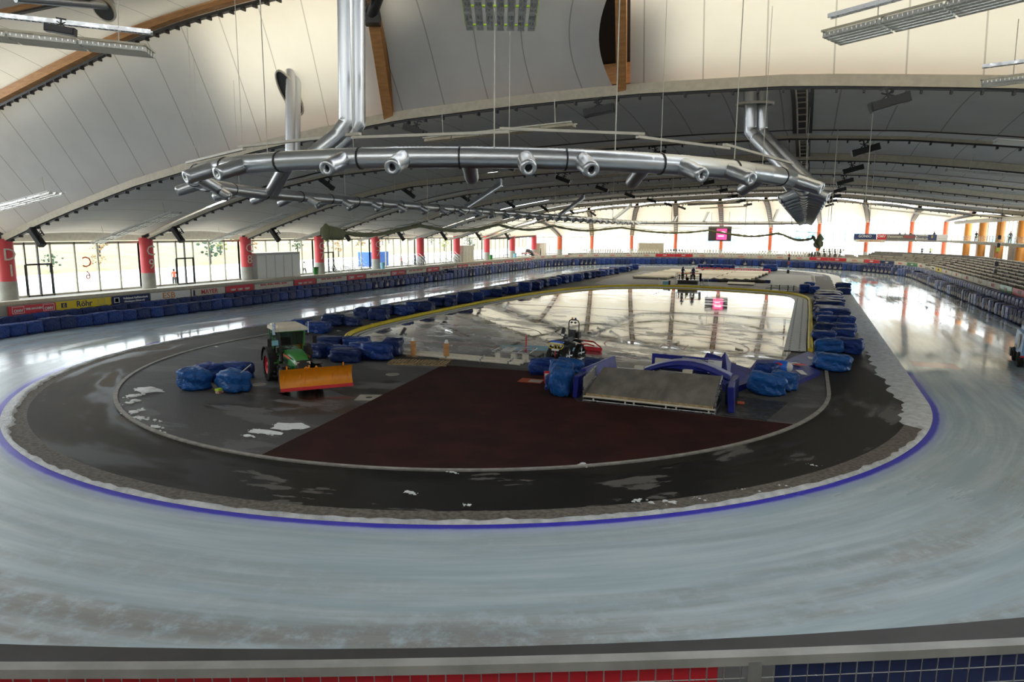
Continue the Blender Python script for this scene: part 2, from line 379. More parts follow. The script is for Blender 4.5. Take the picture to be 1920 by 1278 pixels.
struct('trim_rink_kerb', band(rrect(-15.25, 20.15, .8, 68.5, 8.1), rrect(-15.55, 20.2, .55, 68.75, 8.3), .0, .16), 'cream')
def ring(cx, cy, r, w=.07, a0=0, a1=2 * pi, n=72, z=.027):
    mb = MB(); V = [(cx + q * cos(a0 + (a1 - a0) * i / n), cy + q * sin(a0 + (a1 - a0) * i / n), z) for q in (r - w, r + w) for i in range(n + 1)]
    return mb.add(V, [[i, i + 1, i + n + 2, i + n + 1] for i in range(n)])
linem = mat('faded red paint', (.30, .035, .05), .3)
for a in ((-5.7, 11.3), (10.8, 12.2), (-5.0, 56.5), (10.5, 56.5)):
    struct('trim_rink_circle', ring(a[0], a[1], 5.4, .06), linem)
mb = MB()
for yy, hw in ((5.3, .05), (34.6, .15), (62.5, .05)): mb.quad((-14.2, yy - hw, .026), (19, yy - hw, .026), (19, yy + hw, .026), (-14.2, yy + hw, .026))
for cx in (-5.7, 10.8):
    for dx in (-.9, .9):
        for dy in (-.6, .6):
            mb.quad((cx + dx - .05, 11.6 + dy - .6, .026), (cx + dx + .05, 11.6 + dy - .6, .026), (cx + dx + .05, 11.6 + dy + .6, .026), (cx + dx - .05, 11.6 + dy + .6, .026))
struct('trim_rink_line', mb, linem)
struct('trim_goal_crease', MB().poly([(-.3, 4.6), (5.2, 6.6), (4.2, 8.4), (-1.6, 6.6)], .024), 'teal')

# red brown floor covering and the other floor sheets
P = [(-1.62, -2.31), (5.2, -1.6), (9.3, -7.85), (19.48, -7.84)]
a0, a1 = atan2(-7.84, 19.48), atan2(-21.2, .73)
P += [(21.18 * cos(a0 + (a1 - a0) * i / 30), 21.18 * sin(a0 + (a1 - a0) * i / 30)) for i in range(31)]
MB().prism(P, .004, .03).build('floor_covering', 'carpet', label='dark red brown floor covering spread over the tarmac before the sloping platform', cat='carpet')
MB().prism([(16.4, -7.6), (18.5, -7.7), (19.3, -3.6), (16.6, -3.2)], .004, .035).build('floor_mat', mat('black rubber sheet', (.03, .03, .032), .45, rvar=.15), label='black rubber sheet on the tarmac beside the sloping platform', cat='mat')

# ------------------------------------------------------------------ concourse, stands
RC = 41.3
mb = MB(); P0 = stad(RC, 48)
P1 = [(-50, -40), (-20, -60), (30, -60), (60, -40)] if 0 else None
a, b, c = stad(RC, 64), stad(RC, 64), stad(56, 64); k = len(a)
V = [(p[0], p[1], .0) for p in a] + [(p[0], p[1], 2.25) for p in b] + [(p[0], p[1], 2.3) for p in c]
mb.add(V, [[q * k + i, q * k + (i + 1) % k, (q + 1) * k + (i + 1) % k, (q + 1) * k + i] for q in (0, 1) for i in range(k)], False)
keep = []; 
for f, m_, s_ in zip(mb.f, mb.m, mb.sm):
    cy = sum(mb.v[i][1] for i in f) / 4
    if cy > -30: keep.append(f)
mb.f = keep; mb.m = [0] * len(keep); mb.sm = [False] * len(keep)
struct('floor_concourse', mb, 'conc')
# ledge along the concourse edge on the left
mb = MB(); mb.box((-41.45, 62, 2.42), (.35, 150, .3)); mb.box((-43.0, 62, 2.38), (.5, 150, .18))
struct('trim_concourse_ledge', mb, 'beige')

def col_pts():
    L = [(-45, -2.5 + 14.2 * k, 7.4) for k in range(-2, 10)]
    L += [(-41.1, 134.2, 7.2), (-35.2, 144.2, 7.4), (-26.2, 153.2, 7.5), (-15.1, 160, 8.2), (-3, 164, 8.8), (10, 165.3, 10.1), (22.3, 164, 11.2), (33.6, 160.3, 11.5), (43, 155, 11.6), (49.3, 149.3, 11.5)]
    L += [(52, -2.5 + 14.2 * k, 11.4) for k in range(10, 0, -1)]
    return L
CPT = col_pts()
for i, (x, y, zt) in enumerate(CPT):
    left = x <= -44; r = .68 if left else (.53 if y > 140 else .72)
    m_ = 'redcol' if i < 12 else ('salmon' if i < 22 else 'orcol')
    zb = 2.25 if x < 20 else 2.6; zs = 4.0 if i < 12 else 3.9
    e = link('column', None, kind='structure', loc=(x, y, 0)); e['label'] = 'round column'
    MB().cyl((0, 0, zs), (0, 0, zt + .3), r, n=20, cap=False).build('shaft', m_, e)
    MB().cyl((0, 0, zb - .1), (0, 0, zs), r * 1.02, n=20).build('plinth', 'conc', e)
    MB().cyl((0, 0, zt + .3), (0, 0, zt + .9), r * .55, n=12).build('head', 'dark', e)
    if left and -3 < y < 60:
        k = round((y + 2.5) / 14.2)
        d = (CP - Vector((x, y, 0))); an = atan2(d.y, d.x)
        for bo, hz in (('D', 6.3), (str(1) if k == 0 else '9' if k == 1 else '8' if k == 2 else '7', 4.9)):
            if k > 0 and bo == 'D': bo = 'C'
            t = text(bo, 1.5, e, (0, 0, 0), (0, 0, 0), 'cream', .01)
            fa = an + .62 if k else an + .5
            t.matrix_local = Matrix.Translation((cos(fa) * (r + .02), sin(fa) * (r + .02), hz)) @ Matrix.Rotation(fa + pi / 2, 4, 'Z') @ Matrix.Rotation(pi / 2, 4, 'X')
# steel collars and loudspeaker boxes on the left columns
# ------------------------------------------------------------------ glazed walls
M['mull'] = mat('window frame', (.42, .40, .30), .5)
def glazing(p, q, z0, z1, n, doors=(), name='window'):
    p, q = Vector((p[0], p[1], 0)), Vector((q[0], q[1], 0)); d = q - p; Lh = d.length; an = atan2(d.y, d.x)
    f = MB()
    f.box((Lh / 2, 0, z1 - .12), (Lh, .18, .24)); f.box((Lh / 2, 0, z0 + .1), (Lh, .18, .2)); 
    for i in range(n + 1):
        f.box((Lh * i / n, 0, (z0 + z1) / 2), (.13, .18, z1 - z0))
    o = f.build(name, 'mull', kind='structure', loc=(p.x, p.y, 0), rz=an)
    MB().quad((0, .05, z0), (Lh, .05, z0), (Lh, .05, z1), (0, .05, z1)).build('pane', 'glass', o)
    for k in doors:
        g = MB(); x0 = Lh * k / n; ww = Lh / n
        for xx in (x0, x0 + ww / 2, x0 + ww): g.box((xx, 0, (z0 + 5.3) / 2 + .0), (.13, .2, 5.3 - z0))
        g.box((x0 + ww / 2, 0, 5.3), (ww, .2, .16)); g.box((x0, 0, (5.3 + z1) / 2), (.1, .2, z1 - 5.3)); g.box((x0 + ww / 2, 0, (5.3 + z1) / 2), (.1, .2, z1 - 5.3)); g.box((x0 + ww / 2, 0, z0 + .08), (ww, .2, .1))
        g.build('door_frame', 'dark', o)
    return o
WX = -46.2
for k in range(-2, 9):
    y0 = -2.5 + 14.2 * k
    glazing((WX, y0), (WX, y0 + 14.2), 2.3, 7.35, 6, doors={-1: (2,), 0: (1,), 1: (2,), 3: (1,), 4: (), 6: (3,), 2: ()}.get(k, ()))
ring_ = [(WX, 125.3)] + [(x * 1.03 - .0, 115 + (y - 115) * 1.035) for x, y, z in CPT[12:22]] + [(54, 139.5)]
for i in range(len(ring_) - 1):
    zt = (CPT[12 + min(i, 9)][2] + CPT[max(11, 11 + i)][2]) / 2
    glazing(ring_[i], ring_[i + 1], 2.6, max(7.2, zt - .1), 4)
for k in range(9, 0, -1):
    y0 = -2.5 + 14.2 * k; glazing((55, y0 + 14.2), (55, y0), 3.2, 11.3, 5)
# near end walls, behind and beside the camera
near = [(-50, -31), (-42, -42), (-30, -51), (-12, -57), (8, -59), (28, -57), (44, -50), (55, -40), (58, -20), (57, 12)]
mb = MB()
for i in range(len(near) - 1):
    p, q = Vector((*near[i], 0)), Vector((*near[i + 1], 0)); mb.quad(p, q, q + Z3 * 21, p + Z3 * 21)
struct('wall_near', mb, 'conc')
# ------------------------------------------------------------------ roof
def interp(T, x):
    if x <= T[0][0]: return T[0][1]
    for (a, b), (c, d) in zip(T, T[1:]):
        if x <= c: t = (x - a) / (c - a); return b + (d - b) * t
    return T[-1][1]
TA = [(-45, 7.4), (-40.5, 8.75), (-36, 9.95), (-28.5, 11.8), (-21.2, 13.15), (-15, 14.2), (-9, 14.95), (-5, 15.45), (3, 15.85), (10, 16.05), (18.6, 15.9), (23.5, 15.5), (28, 15.1), (40, 13.4), (52, 11.6)]
TB = [(-45, 7.4), (-40.5, 8.9), (-36, 10.3), (-31.5, 11.5), (-27, 12.5), (-21, 13.5), (-9, 14.35), (5, 14.95), (11.5, 15.1), (18.6, 15.1), (25, 14.75), (31.5, 14.05), (40, 12.9), (52, 11.5)]
def zk(k, x):
    if k <= 0: return interp(TA, x)
    return interp(TB, x) - .09 * (k - 1)
def Yk(k): return -2.5 + 14.2 * k
NS = 40
def arc(k, x0=-45, x1=52): return [Vector((x0 + (x1 - x0) * i / NS, Yk(k), zk(k, x0 + (x1 - x0) * i / NS))) for i in range(NS + 1)]
def lerp_poly(P, u):
    t = u * (len(P) - 1); i = min(int(t), len(P) - 2); return P[i].lerp(P[i + 1], t - i)
def seam_uv(o, nu, nv, Lm, shift=lambda u, v: 0.0):
    me = o.data; uv = me.uv_layers.new(name='seams'); w = nu + 1
    for lp in me.loops:
        i, j = lp.vertex_index % w, lp.vertex_index // w; u, v = i / nu, j / nv
        uv.data[lp.index].uv = ((u + shift(u, v)) * Lm + 100, v)
def bay(A, B, bulge=.6, gap=.3, deck=True, bow=(0, 0), nv=8, nu=NS, lift=1.0, name='ceiling', dz=.5, dk=None):
    def f(u, v, g=gap, up=0.0, bw=1.0):
        a, b = lerp_poly(A, u), lerp_poly(B, u); Lm = max(.01, (b - a).length); vv = min(.45, g / Lm); v = vv + (1 - 2 * vv) * v
        p = a.lerp(b, v); s = sin(pi * v)
        p = p + Vector((0, 0, bulge * s + up))
        if bow[0] or bow[1]:
            ax = (lerp_poly(A, 1) - lerp_poly(A, 0)).normalized()
            p += ax * (bow[0] * s * (1 - u) ** 3 - bow[1] * s * u ** 3) * bw
        return p
    mb = MB()
    # scalloped edge: pulled slightly between the fixing points
    mb.grid(lambda u, v: f(u, v, gap) + Vector((0, 0, dz)), nu, nv)
    seam_uv(struct(name, mb, 'membrane'), nu, nv, (lerp_poly(A, 1) - lerp_poly(A, 0)).length)
    if deck:
        for v0, v1 in ((0, .43), (.57, 1)):
            struct('sky_block_deck', MB().grid(lambda u, v: lerp_poly(A, u).lerp(lerp_poly(B, u), v0 + (v1 - v0) * v) + Vector((0, 0, dk or 3.2)), 16, 2), 'deck')  # added above the membrane to block sky light; middle slot brightens the bay
        struct('sky_block_deck', MB().grid(lambda u, v: lerp_poly(A, u).lerp(lerp_poly(B, u), .1 + .8 * v) + Vector((0, 0, 4.7)), 16, 2), 'deck')  # cover added over the slot so no bare sky shows
def truss(P, tall=1.7, lattice=False, lo=.25, tw=.30, fl=.14, valance=.5, front=None, brackets=True, timber='timber', vm='beige'):
    """a roof beam seen from below: painted lower flange, timber web above, small brackets"""
    o = MB()
    n = len(P)
    def strip(mb, off0, off1, z0, z1):
        V = []
        for i in range(n):
            d = (P[min(i + 1, n - 1)] - P[max(i - 1, 0)]); d.z = 0; d.normalize(); s = Vector((d.y, -d.x, 0))
            for o_, z_ in ((off0, z0), (off1, z0), (off1, z1), (off0, z1)): V.append(P[i] + s * o_ + Vector((0, 0, z_)))
        F = [[i * 4 + j, i * 4 + (j + 1) % 4, (i + 1) * 4 + (j + 1) % 4, (i + 1) * 4 + j] for i in range(n - 1) for j in range(4)]
        return mb.add(V, F, False)
    root = strip(MB(), -fl, fl, -.12 if fl > .1 else .3, .05 if fl > .1 else .5).build('roof_truss', 'dark', kind='structure')
    if valance: strip(MB(), .20, .28, -.03, valance).build('valance', vm, root)
    strip(MB(), -tw, tw, lo, tall).build('timber_beam', timber, root)
    if lattice:
        strip(MB(), -.52, .52, -.06, .2).build('flange', 'dark', root)
        lt = MB()
        for i in range(n - 1):
            for t in (0, .5):
                q = P[i].lerp(P[i + 1], t + .06); q2 = P[i].lerp(P[i + 1], t + .44); d = (q2 - q); s = Vector((d.y, -d.x, 0)).normalized() * .3; dz_ = Vector((0, 0, -.16))
                lt.add([q - s + dz_, q + s + dz_, q2 + s + dz_, q2 - s + dz_], [[0, 1, 2, 3]])
        lt.build('lattice_panel', 'lattice', root)
    if brackets:
        b = MB()
        for i in range(n - 1):
            for t in (.0, .5):
                q = P[i].lerp(P[i + 1], t); b.box(q + Vector((0, 0, -.2)), (.1, .34, .16))
        b.build('bracket', 'dark', root)
    return root
for k in range(0, 8): truss(arc(k), valance=.52 if k % 2 == 0 else .16, lo=.62, tw=.08)
SKY = set((6,))
for k in range(0, 7): bay(arc(k), arc(k + 1), bulge=.55 if k else .35, deck=k not in SKY)
# far fan
K7 = Yk(7)
tgt = [(-45, K7), (-45, K7), (-33, K7), (-22, K7), (-12, K7), (-4.5, K7), (3.8, K7), (12, K7), (20.5, K7), (28.5, K7), (37, K7), (45, K7), (52, K7)]
outer = [(-45, 111.1, 7.4), (-45, 125.3, 7.4)] + [c for c in CPT[12:22]] + [(52, 139.5, 11.4)]
ray_ = []
for (tx, ty), (ox, oy, oz) in zip(tgt, outer):
    tz = zk(7, tx); Pn = []
    for i in range(9):
        t = i / 8; Pn.append(Vector((tx + (ox - tx) * t, ty + (oy - ty) * t, oz + (tz - oz) * (1 - t ** 1.8))))
    ray_.append(Pn)
M['lattice'] = mat('pale timber panel', (.72, .50, .26), .5)
for i in range(1, len(ray_) - 1): truss(ray_[i], tall=1.5, valance=0, brackets=False, lattice=True)
for i in range(len(ray_) - 1): bay(ray_[i], ray_[i + 1], bulge=.35, gap=.3, nu=12, nv=6, deck=False, dz=.12)
struct('sky_block_deck', MB().grid(lambda u, v: Vector((-48 + 101 * u, K7 - 1.3 + 6.5 * v, zk(7, -48 + 101 * u) + 1.3)), 24, 1), 'deck')  # strip added to block the sky seen through the gap at this arc
bay([Vector((52, 139.5, 11.4)), Vector((52, K7, 11.4))], [Vector((52.5, 139.5, 11.4)), Vector((58, K7, 11.4))], 0, .05, nu=4, nv=2)
# far skylight cover

# near end: the membranes climb steeply to a raised roof
YZ = -8.0
ZA = [(-45, 13.6), (-34.5, 17.3), (-27.4, 18.95), (-21.1, 20.35), (-15.9, 21.1), (-11.3, 21.5), (-5.9, 21.84), (-4.2, 21.2), (-2.6, 20.0)]
zz = [Vector((-45 + 42.4 * i / 24, YZ, interp(ZA, -45 + 42.4 * i / 24))) for i in range(25)]
a0 = [Vector((x, Yk(0), zk(0, x))) for x in [-45 + 39.7 * i / 24 for i in range(25)]]
Zb = [Vector((-50 + 50 * i / 24, -13.2, 18.5 + 2.6 * sin(min(1, (i + 4) / 20) * pi / 2))) for i in range(25)]
bay(zz, a0, bulge=.1, gap=.12, nu=32, deck=False, dz=.45)
truss(zz, tall=1.0, valance=0, brackets=True)
struct('sky_block_deck', MB().grid(lambda u, v: lerp_poly(zz, u * .7).lerp(lerp_poly(a0, u * .7), v * 1.04 - .02) + Vector((0, 1.6, 1.9)), 12, 3), 'deck')  # added behind the steep membrane to shade its left part
struct('sky_block_deck', MB().grid(lambda u, v: Vector((-52 + 44 * u, -23 + 15 * v, 24.8)), 4, 2), 'deck')  # unseen sheet added to shade the upper left membranes
bay(Zb, [p + Vector((0, 0, .2)) for p in zz], bulge=.2, gap=.5, nu=32, deck=False, dz=.3)
truss(Zb, tall=.75, valance=0, lo=-.02, brackets=False)
Zc = [p + Vector((0, -9, -.2)) for p in Zb]
bay(Zc, Zb, bulge=.3, gap=.3, nu=24, dz=.2)
NP = Vector((-2.5, -8.0, 19.75)); PA = Vector((-5.2, Yk(0), zk(0, -5.2))); QA = Vector((9.75, Yk(0), zk(0, 9.9))); QB = Vector((11.0, -8, 19.3)); QC = Vector((11.6, -12, 21.6)); NC = Vector((.5, -12, 22.6))
truss([PA.lerp(NP, i / 6) for i in range(7)], tall=1.6, valance=0, brackets=False, lo=-.02, tw=.30, fl=.03)
truss([NP.lerp(NC, i / 4) for i in range(5)], tall=1.2, valance=0, brackets=False)
truss([QA.lerp(QB, i / 6) for i in range(7)] + [QB.lerp(QC, i / 4) for i in range(1, 5)], tall=1.6, valance=0, brackets=False, lo=-.02, tw=.26, fl=.03)
for a, b in ((PA, NP), (QA, QB)):
    d_ = Vector((0, .55, .45)) * 2.2
    struct('sky_block_deck', MB().quad(a + d_ + Vector((-2.2, 0, 0)), a + d_ + Vector((2.2, 0, 0)), b + d_ + Vector((2.2, 0, 0)), b + d_ + Vector((-2.2, 0, 0))), 'dark')  # dark sheets added so the gaps beside the beams stay dark
def mid(u, v):
    A0 = [PA.lerp(NP, i / 6) for i in range(7)] + [NP.lerp(NC, i / 6) for i in range(1, 7)]
    B0 = [QA.lerp(QB, i / 6) for i in range(7)] + [QB.lerp(QC, i / 6) for i in range(1, 7)]
    a, b = lerp_poly(A0, v), lerp_poly(B0, v); s = sin(pi * min(1, v * 2)) if v < .5 else sin(pi * min(1, (v - .5) * 2)) * .5
    i0, i1 = .42 + .15 * s, .42 + .75 * s; Lm = (b - a).length
    uu = i0 / Lm + (1 - (i0 + i1) / Lm) * u
    return a.lerp(b, uu) + Vector((0, .25, .42)) * max(0, sin(pi * uu)) ** .8 * sin(pi * min(1, .05 + v * .95)) * 2.2 + Vector((0, -.12, .38))
o_ = struct('ceiling', MB().grid(mid, 28, 28), 'membrane'); seam_uv(o_, 28, 28, 15.0, lambda u, v: .22 * v * (1 - u))
struct('sky_block_deck', MB().grid(lambda u, v: mid(-.06 + 1.12 * u, v) + Vector((0, 1.7, 1.9)), 8, 12), 'deck')  # offset copy added behind the middle membrane to shade it
R0 = [Vector((10.25 + 45 * i / 24, Yk(0) - .12, zk(0, 10.25 + 45 * i / 24) + .5)) for i in range(25)]
R1 = [Vector((11.5 + 38.5 * i / 24, -8.2, 19.3 - .105 * (38.5 * i / 24) - .002 * (38.5 * i / 24) ** 2)) for i in range(25)]
R2 = [p + Vector((.3, -4, 2.2)) for p in R1]
def m3(u, v):
    A, B, C_ = lerp_poly(R0, u), lerp_poly(R1, u), lerp_poly(R2, u)
    p = A.lerp(B, v * 2) if v < .5 else B.lerp(C_, v * 2 - 1)
    return p + Vector((0, 0, .3 * sin(pi * v)))
o_ = struct('ceiling', MB().grid(m3, 44, 12), 'membrane'); seam_uv(o_, 44, 12, 45)
struct('ceiling', MB().grid(lambda u, v: Vector((-52 + 112 * u, -22 - 40 * v, 24.5)), 4, 4), 'membrane'); struct('sky_block_deck', MB().grid(lambda u, v: Vector((-52 + 112 * u, -22 - 26 * v, 25.5)), 4, 4), 'deck')  # deck added over the unseen near ceiling to cut sky light
struct('sky_block_deck', MB().grid(lambda u, v: Vector((-6 + 66 * u, -12 - 12 * v, 24.6)), 4, 4), 'deck')  # unseen sheet added to hold back sky light at the near end
# dark steel node where the near beams meet
mb = MB()
mb.box(NP + Vector((0, -.1, .3)), (.8, .8, 1.1), .4); mb.cyl(NP + Vector((.1, -.3, .2)), NP + Vector((3.0, -2.2, 2.6)), .3); mb.cyl(NP + Vector((0, -.3, .4)), NP + Vector((-2.6, -.6, 1.9)), .35)
struct('trim_roof_node', mb, 'dark')
# ridge ladder strip between trusses at x = 18.6
for k in (0, 1, 2, 3):
    z0, z1 = zk(k, 18.6), zk(k + 1, 18.6); mb = MB()
    y0, y1 = Yk(k) + .4, Yk(k + 1) - .4
    if k in (0, 2):
        pass
    bx = link('roof_hatch', None, kind='structure', loc=(0, 0, 0))
    d = MB().grid(lambda u, v: Vector((18.25 + (1.2 if k == 0 else 1.1) * u, y0 + (y1 - y0) * v, z0 + (z1 - z0) * v + (.3 if k == 0 else .25) + .52 * sin(pi * v) - .06)), 1, 8)
    d.build('opening', 'dark', bx)
    l = MB()
    for xx in (18.55, 19.1): l.tube([(xx, y0 + (y1 - y0) * i / 6, z0 + (z1 - z0) * i / 6 + .1 + .52 * sin(pi * i / 6)) for i in range(7)], .05, 6)
    for i in range(1, 9):
        v = i / 9; l.cyl((18.5, y0 + (y1 - y0) * v, z0 + (z1 - z0) * v + .1 + .52 * sin(pi * v)), (19.15, y0 + (y1 - y0) * v, z0 + (z1 - z0) * v + .1 + .52 * sin(pi * v)), .05, n=6)
    l.build('rung', 'beige', bx)
# fascia walls closing the eaves
mb = MB(); mb.box((-46.9, 46, 9.3), (.3, 160, 3.8)); struct('wall_left', mb, 'beige')
mb = MB(); mb.box((56.2, 50, 13), (.3, 160, 3.4)); struct('wall_right', mb, 'beige')
# ------------------------------------------------------------------ ventilation duct loop
LC = Vector((3, -3.5, 0)); LR = 16.3
def loop_pt(s):
    """closed loop: s in metres from the left end of the near half circle"""
    z0, z1 = 10.95, 10.75
    a = pi * LR; XL, XR = -13.3, 19.3; YF = 118
    if s < a: t = pi + s / LR; return Vector((LC.x + LR * cos(t), LC.y + LR * sin(t), z0 + .27 * sin(s / LR)))
    s -= a; L1 = YF + 3.5
    if s < L1: t = s / L1; return Vector((XR - .3 * t, -3.5 + L1 * t, z0 + (z1 - z0) * t))
    s -= L1; R2 = (XR + 16.5) / 2; a2 = pi * R2
    if s < a2: t = s / R2; return Vector((1.25 + (R2 - .3) * cos(t), YF + .45 * R2 * sin(t), z1))
    s -= a2; t = min(1, s / L1); k = t; return Vector((-16.6 + (16.6 - 13.3) * k ** 3, YF + (-3.5 - YF) * t, z1 + (z0 - z1) * t))
TOT = pi * LR + 121.5 * 2 + pi * 17.9
def loop_dir(s): return (loop_pt(s + .2) - loop_pt(s - .2)).normalized()
root = empty('ventilation_duct', (0, 0, 0), 'long silver ring of ventilation duct hanging under the roof over the whole infield', 'duct')
pts, rad = [], []; s = 0.0; i = 0
while s < TOT - .2:
    ribbed = s < 54 and (s % 2.6) < (1.5 if int(s / 2.6) % 3 else .7)
    pts.append(loop_pt(s)); rad.append(.37 + (.014 if (ribbed and i % 2) else 0)); s += .075 if ribbed else (.42 if s < 54 else .8); i += 1
MB().tube(pts, rad, 14, closed=True).build('duct_ring', 'duct', root)
cbm = MB().cyl((0, 0, -.03), (0, 0, .03), .405, n=14).mesh('clamp_band', 'dark')
for i in range(95):
    s = 1.5 + i * (TOT / 95); p, d = loop_pt(s), loop_dir(s); q = link('clamp_band', cbm, root); q.matrix_local = Matrix.Translation(p) @ d.to_track_quat('Z', 'Y').to_matrix().to_4x4()
nz = MB(); nz.lathe([(.31, 0), (.31, .55), (.29, .6), (.29, 1.1), (.27, 1.25), (.13, 1.25), (.13, 1.0)], n=14)
nz.cur = 1; nz.cyl((0, 0, 1.0), (0, 0, 1.03), .14, n=12)
nzm = nz.mesh('nozzle', ['duct', 'black'])
def nozzle(s, side, down, back=0.0, sc=1.0):
    p, d = loop_pt(s), loop_dir(s); o = Vector((d.y, -d.x, 0)) * side
    v = (o + Vector((0, 0, -down)) + d * back).normalized()
    q = bpy.data.objects.new('nozzle', nzm); COL.objects.link(q); q.parent = root
    q.matrix_local = Matrix.Translation(p + v * .15) @ v.to_track_quat('Z', 'Y').to_matrix().to_4x4() @ Matrix.Scale(sc, 4)
for ang in (-176, -163, -146, -113, -104, -86, -78, -63, -56, -42, -34, -14): nozzle(radians(ang + 180) * LR, 1, .35, 0, 1.0)
for ang in (-150, -128, -70, -47, -24): nozzle(radians(ang + 180) * LR, -1, .6, 0, .9)
a_ = pi * LR
for i in range(26):
    s = a_ + 3 + i * 4.4
    nozzle(s, 1, .35, -.3, .95); nozzle(s + .9, -1, .4, -.3, .95)
for i in range(27):
    s = TOT - 1.5 - i * 4.4
    nozzle(s, 1, .45, .1, .9); nozzle(s - 1.4, -1, .45, .0, .8)
def riser(path, r=.36, pair=None, rings=True):
    """corrugated riser: a tube with ring-shaped ribs along its straight runs"""
    for off in ([Vector((0, 0, 0))] + ([Vector(pair)] if pair else [])):
        P, R = [], []
        for a, b in zip(path, path[1:]):
            a, b = Vector(a) + off, Vector(b) + off; n = max(2, int((b - a).length / (.09 if r > .3 and rings else .5)))
            for i in range(n): P.append(a.lerp(b, i / n)); R.append(r * (1 + (.03 if i % 2 else 0)))
        P.append(Vector(path[-1]) + off); R.append(r)
        MB().tube(P, R, 12).build('riser', 'duct', root)
riser([(3.25, -18.2, 20.5), (3.05, -18.2, 12.75), (2.75, -18.35, 12.3), (1.6, -19.2, 11.1)], .31, (.2, .4, 0))
riser([(-10.75, -4.9, 18.5), (-10.6, -5.5, 13.4), (-10.9, -5.5, 12.9), (-13.0, -4.9, 11.0)], .31, (.1, .35, 0))
riser([(16.2, .8, 16.4), (16.3, .8, 14.3), (16.6, .7, 13.9), (19.1, -1.2, 11.2)], .34, (.55, .5, 0))
for y in (30, 62, 94):
    riser([(-13.2, y + 2.5, 14.9), (-13.2, y + 2.5, 13.8), (-15.4, y - 2, 11.1)], .33, rings=False)
    riser([(17.0, y + 5, 14.9), (17.0, y + 5, 13.8), (18.9, y + 1, 11.1)], .33, rings=False)
for x in (-9, -2, 13): riser([(x, 127, 15), (x, 127, 13.6), (x - .8, 125.5, 11.1)], .33, rings=False)
riser([(-17.6, -11.6, 21.2), (-18.4, -16.5, 20.3)], .28, rings=False)
def hole(c, r, nrm, name='roof_opening'):
    n = Vector(nrm).normalized(); m = MB(); m.lathe([(r, 0), (r + .08, -.02), (r + .08, .12), (r, .12)], c, n, 24)
    m.cur = 1; m.lathe([(.01, .1), (r, .1)], c, n, 24); return m.build(name, ['cream', 'dark'], kind='structure')
hole((16.45, 1.0, 15.78), .95, (0, .05, -1)); ho = hole((0, 0, 0), 1, (0, 0, 1)); ho.matrix_world = Matrix.Translation((-11.1, -4.75, 17.15)) @ Vector((0, .78, .63)).to_track_quat('Z', 'Y').to_matrix().to_4x4() @ Matrix.Diagonal((.62, 1.45, 1, 1)); ho = hole((-17.9, -11.9, 20.95), .62, (.1, -.75, -.6))

# cream cable trays that follow the duct
def rail(pts, m_, lab, nm='cable_tray', cat='cable tray', hang=None, w=.16, h=.1, grp=None):
    e = MB()
    for a, b in zip(pts, pts[1:]): e.extr([(-w / 2, 0), (w / 2, 0), (w / 2, h), (-w / 2, h)], a, b)
    o = e.build(nm, m_, label=lab, cat=cat, group=grp)
    return o
tr = [(-9.5, -14.4, 11.95), (-3.2, -17.2, 12.05), (3.6, -18.4, 12.1), (9.3, -17.4, 12.15), (13.6, -14.4, 12.15), (16.3, -10.2, 12.1), (18.6, -2.5, 12.0)]
names = ['at its left end', 'beside the thin roof riser', 'below the tall double riser', 'in the middle of the arc', 'over the pair of right nozzles', 'before the elbow riser']
for i in range(6):
    a, b = Vector(tr[i]), Vector(tr[i + 1]); dz = Vector((0, 0, .12 * (i % 2)))
    rail([a + dz - (b - a) * .03, b + dz + (b - a) * .03], 'cream', 'cream cable tray above the silver duct, ' + names[i])
# thin suspension wires
def rz_(x, y):
    k = (y + 2.5) / 14.2
    if k < 0: return 17.2
    k0 = min(6, int(k)); return zk(k0, x) + (zk(k0 + 1, x) - zk(k0, x)) * (k - k0) + .5
wi = 0
for ang in range(-165, -5, 20):
    p = loop_pt(radians(ang + 180) * LR); mb = MB(); mb.cyl((0, 0, .35), (0, 0, 17.5 - p.z), .012, n=5)
    mb.build('suspension_wire', 'cream', loc=p, label='thin wire holding the near curve of the silver duct', cat='wire', group='wires above the near curve of the duct')
for i in range(14):
    for sd, x in (('left', None), ('right', None)):
        s = (TOT - 8 - i * 8) if sd == 'left' else (a_ + 8 + i * 8)
        p = loop_pt(s); mb = MB(); mb.cyl((0, 0, .35), (0, 0, rz_(p.x, p.y) - p.z), .014, n=5)
        mb.build('suspension_wire', 'cream', loc=p, label='thin wire holding the straight duct run %s' % ('nearer the glazed long wall' if sd == 'left' else 'nearer the tribune'), cat='wire', group='wires above the %s duct run' % ('glazed side' if sd == 'left' else 'tribune side'))
for (x, y, z0, z1) in [(10.2, -20.2, 11.3, 18.2), (13.1, -16.1, 11.4, 18), (16.8, -11.8, 11.3, 17.5), (-1.1, -18, 11.3, 18), (-8.2, 20, 9.8, 14.8), (3.5, 20, 9.4, 15.3), (-2, 20, 9, 15.2), (-12, 14, 9.5, 14.6), (8, 24, 9.5, 15.2), (14, 30, 9.3, 15), (21, 10, 9.3, 15.4), (22.5, 3, 10, 15.6), (24, 20, 9.2, 14.9), (21.5, 40, 9, 14.8)]:
    MB().cyl((0, 0, 0), (0, 0, z1 - z0), .022, n=5).build('hanging_cable', 'cream', loc=(x, y, z0), label='pale vertical cable hanging free below the roof membrane', cat='cable', group='pale cables hanging over the infield')

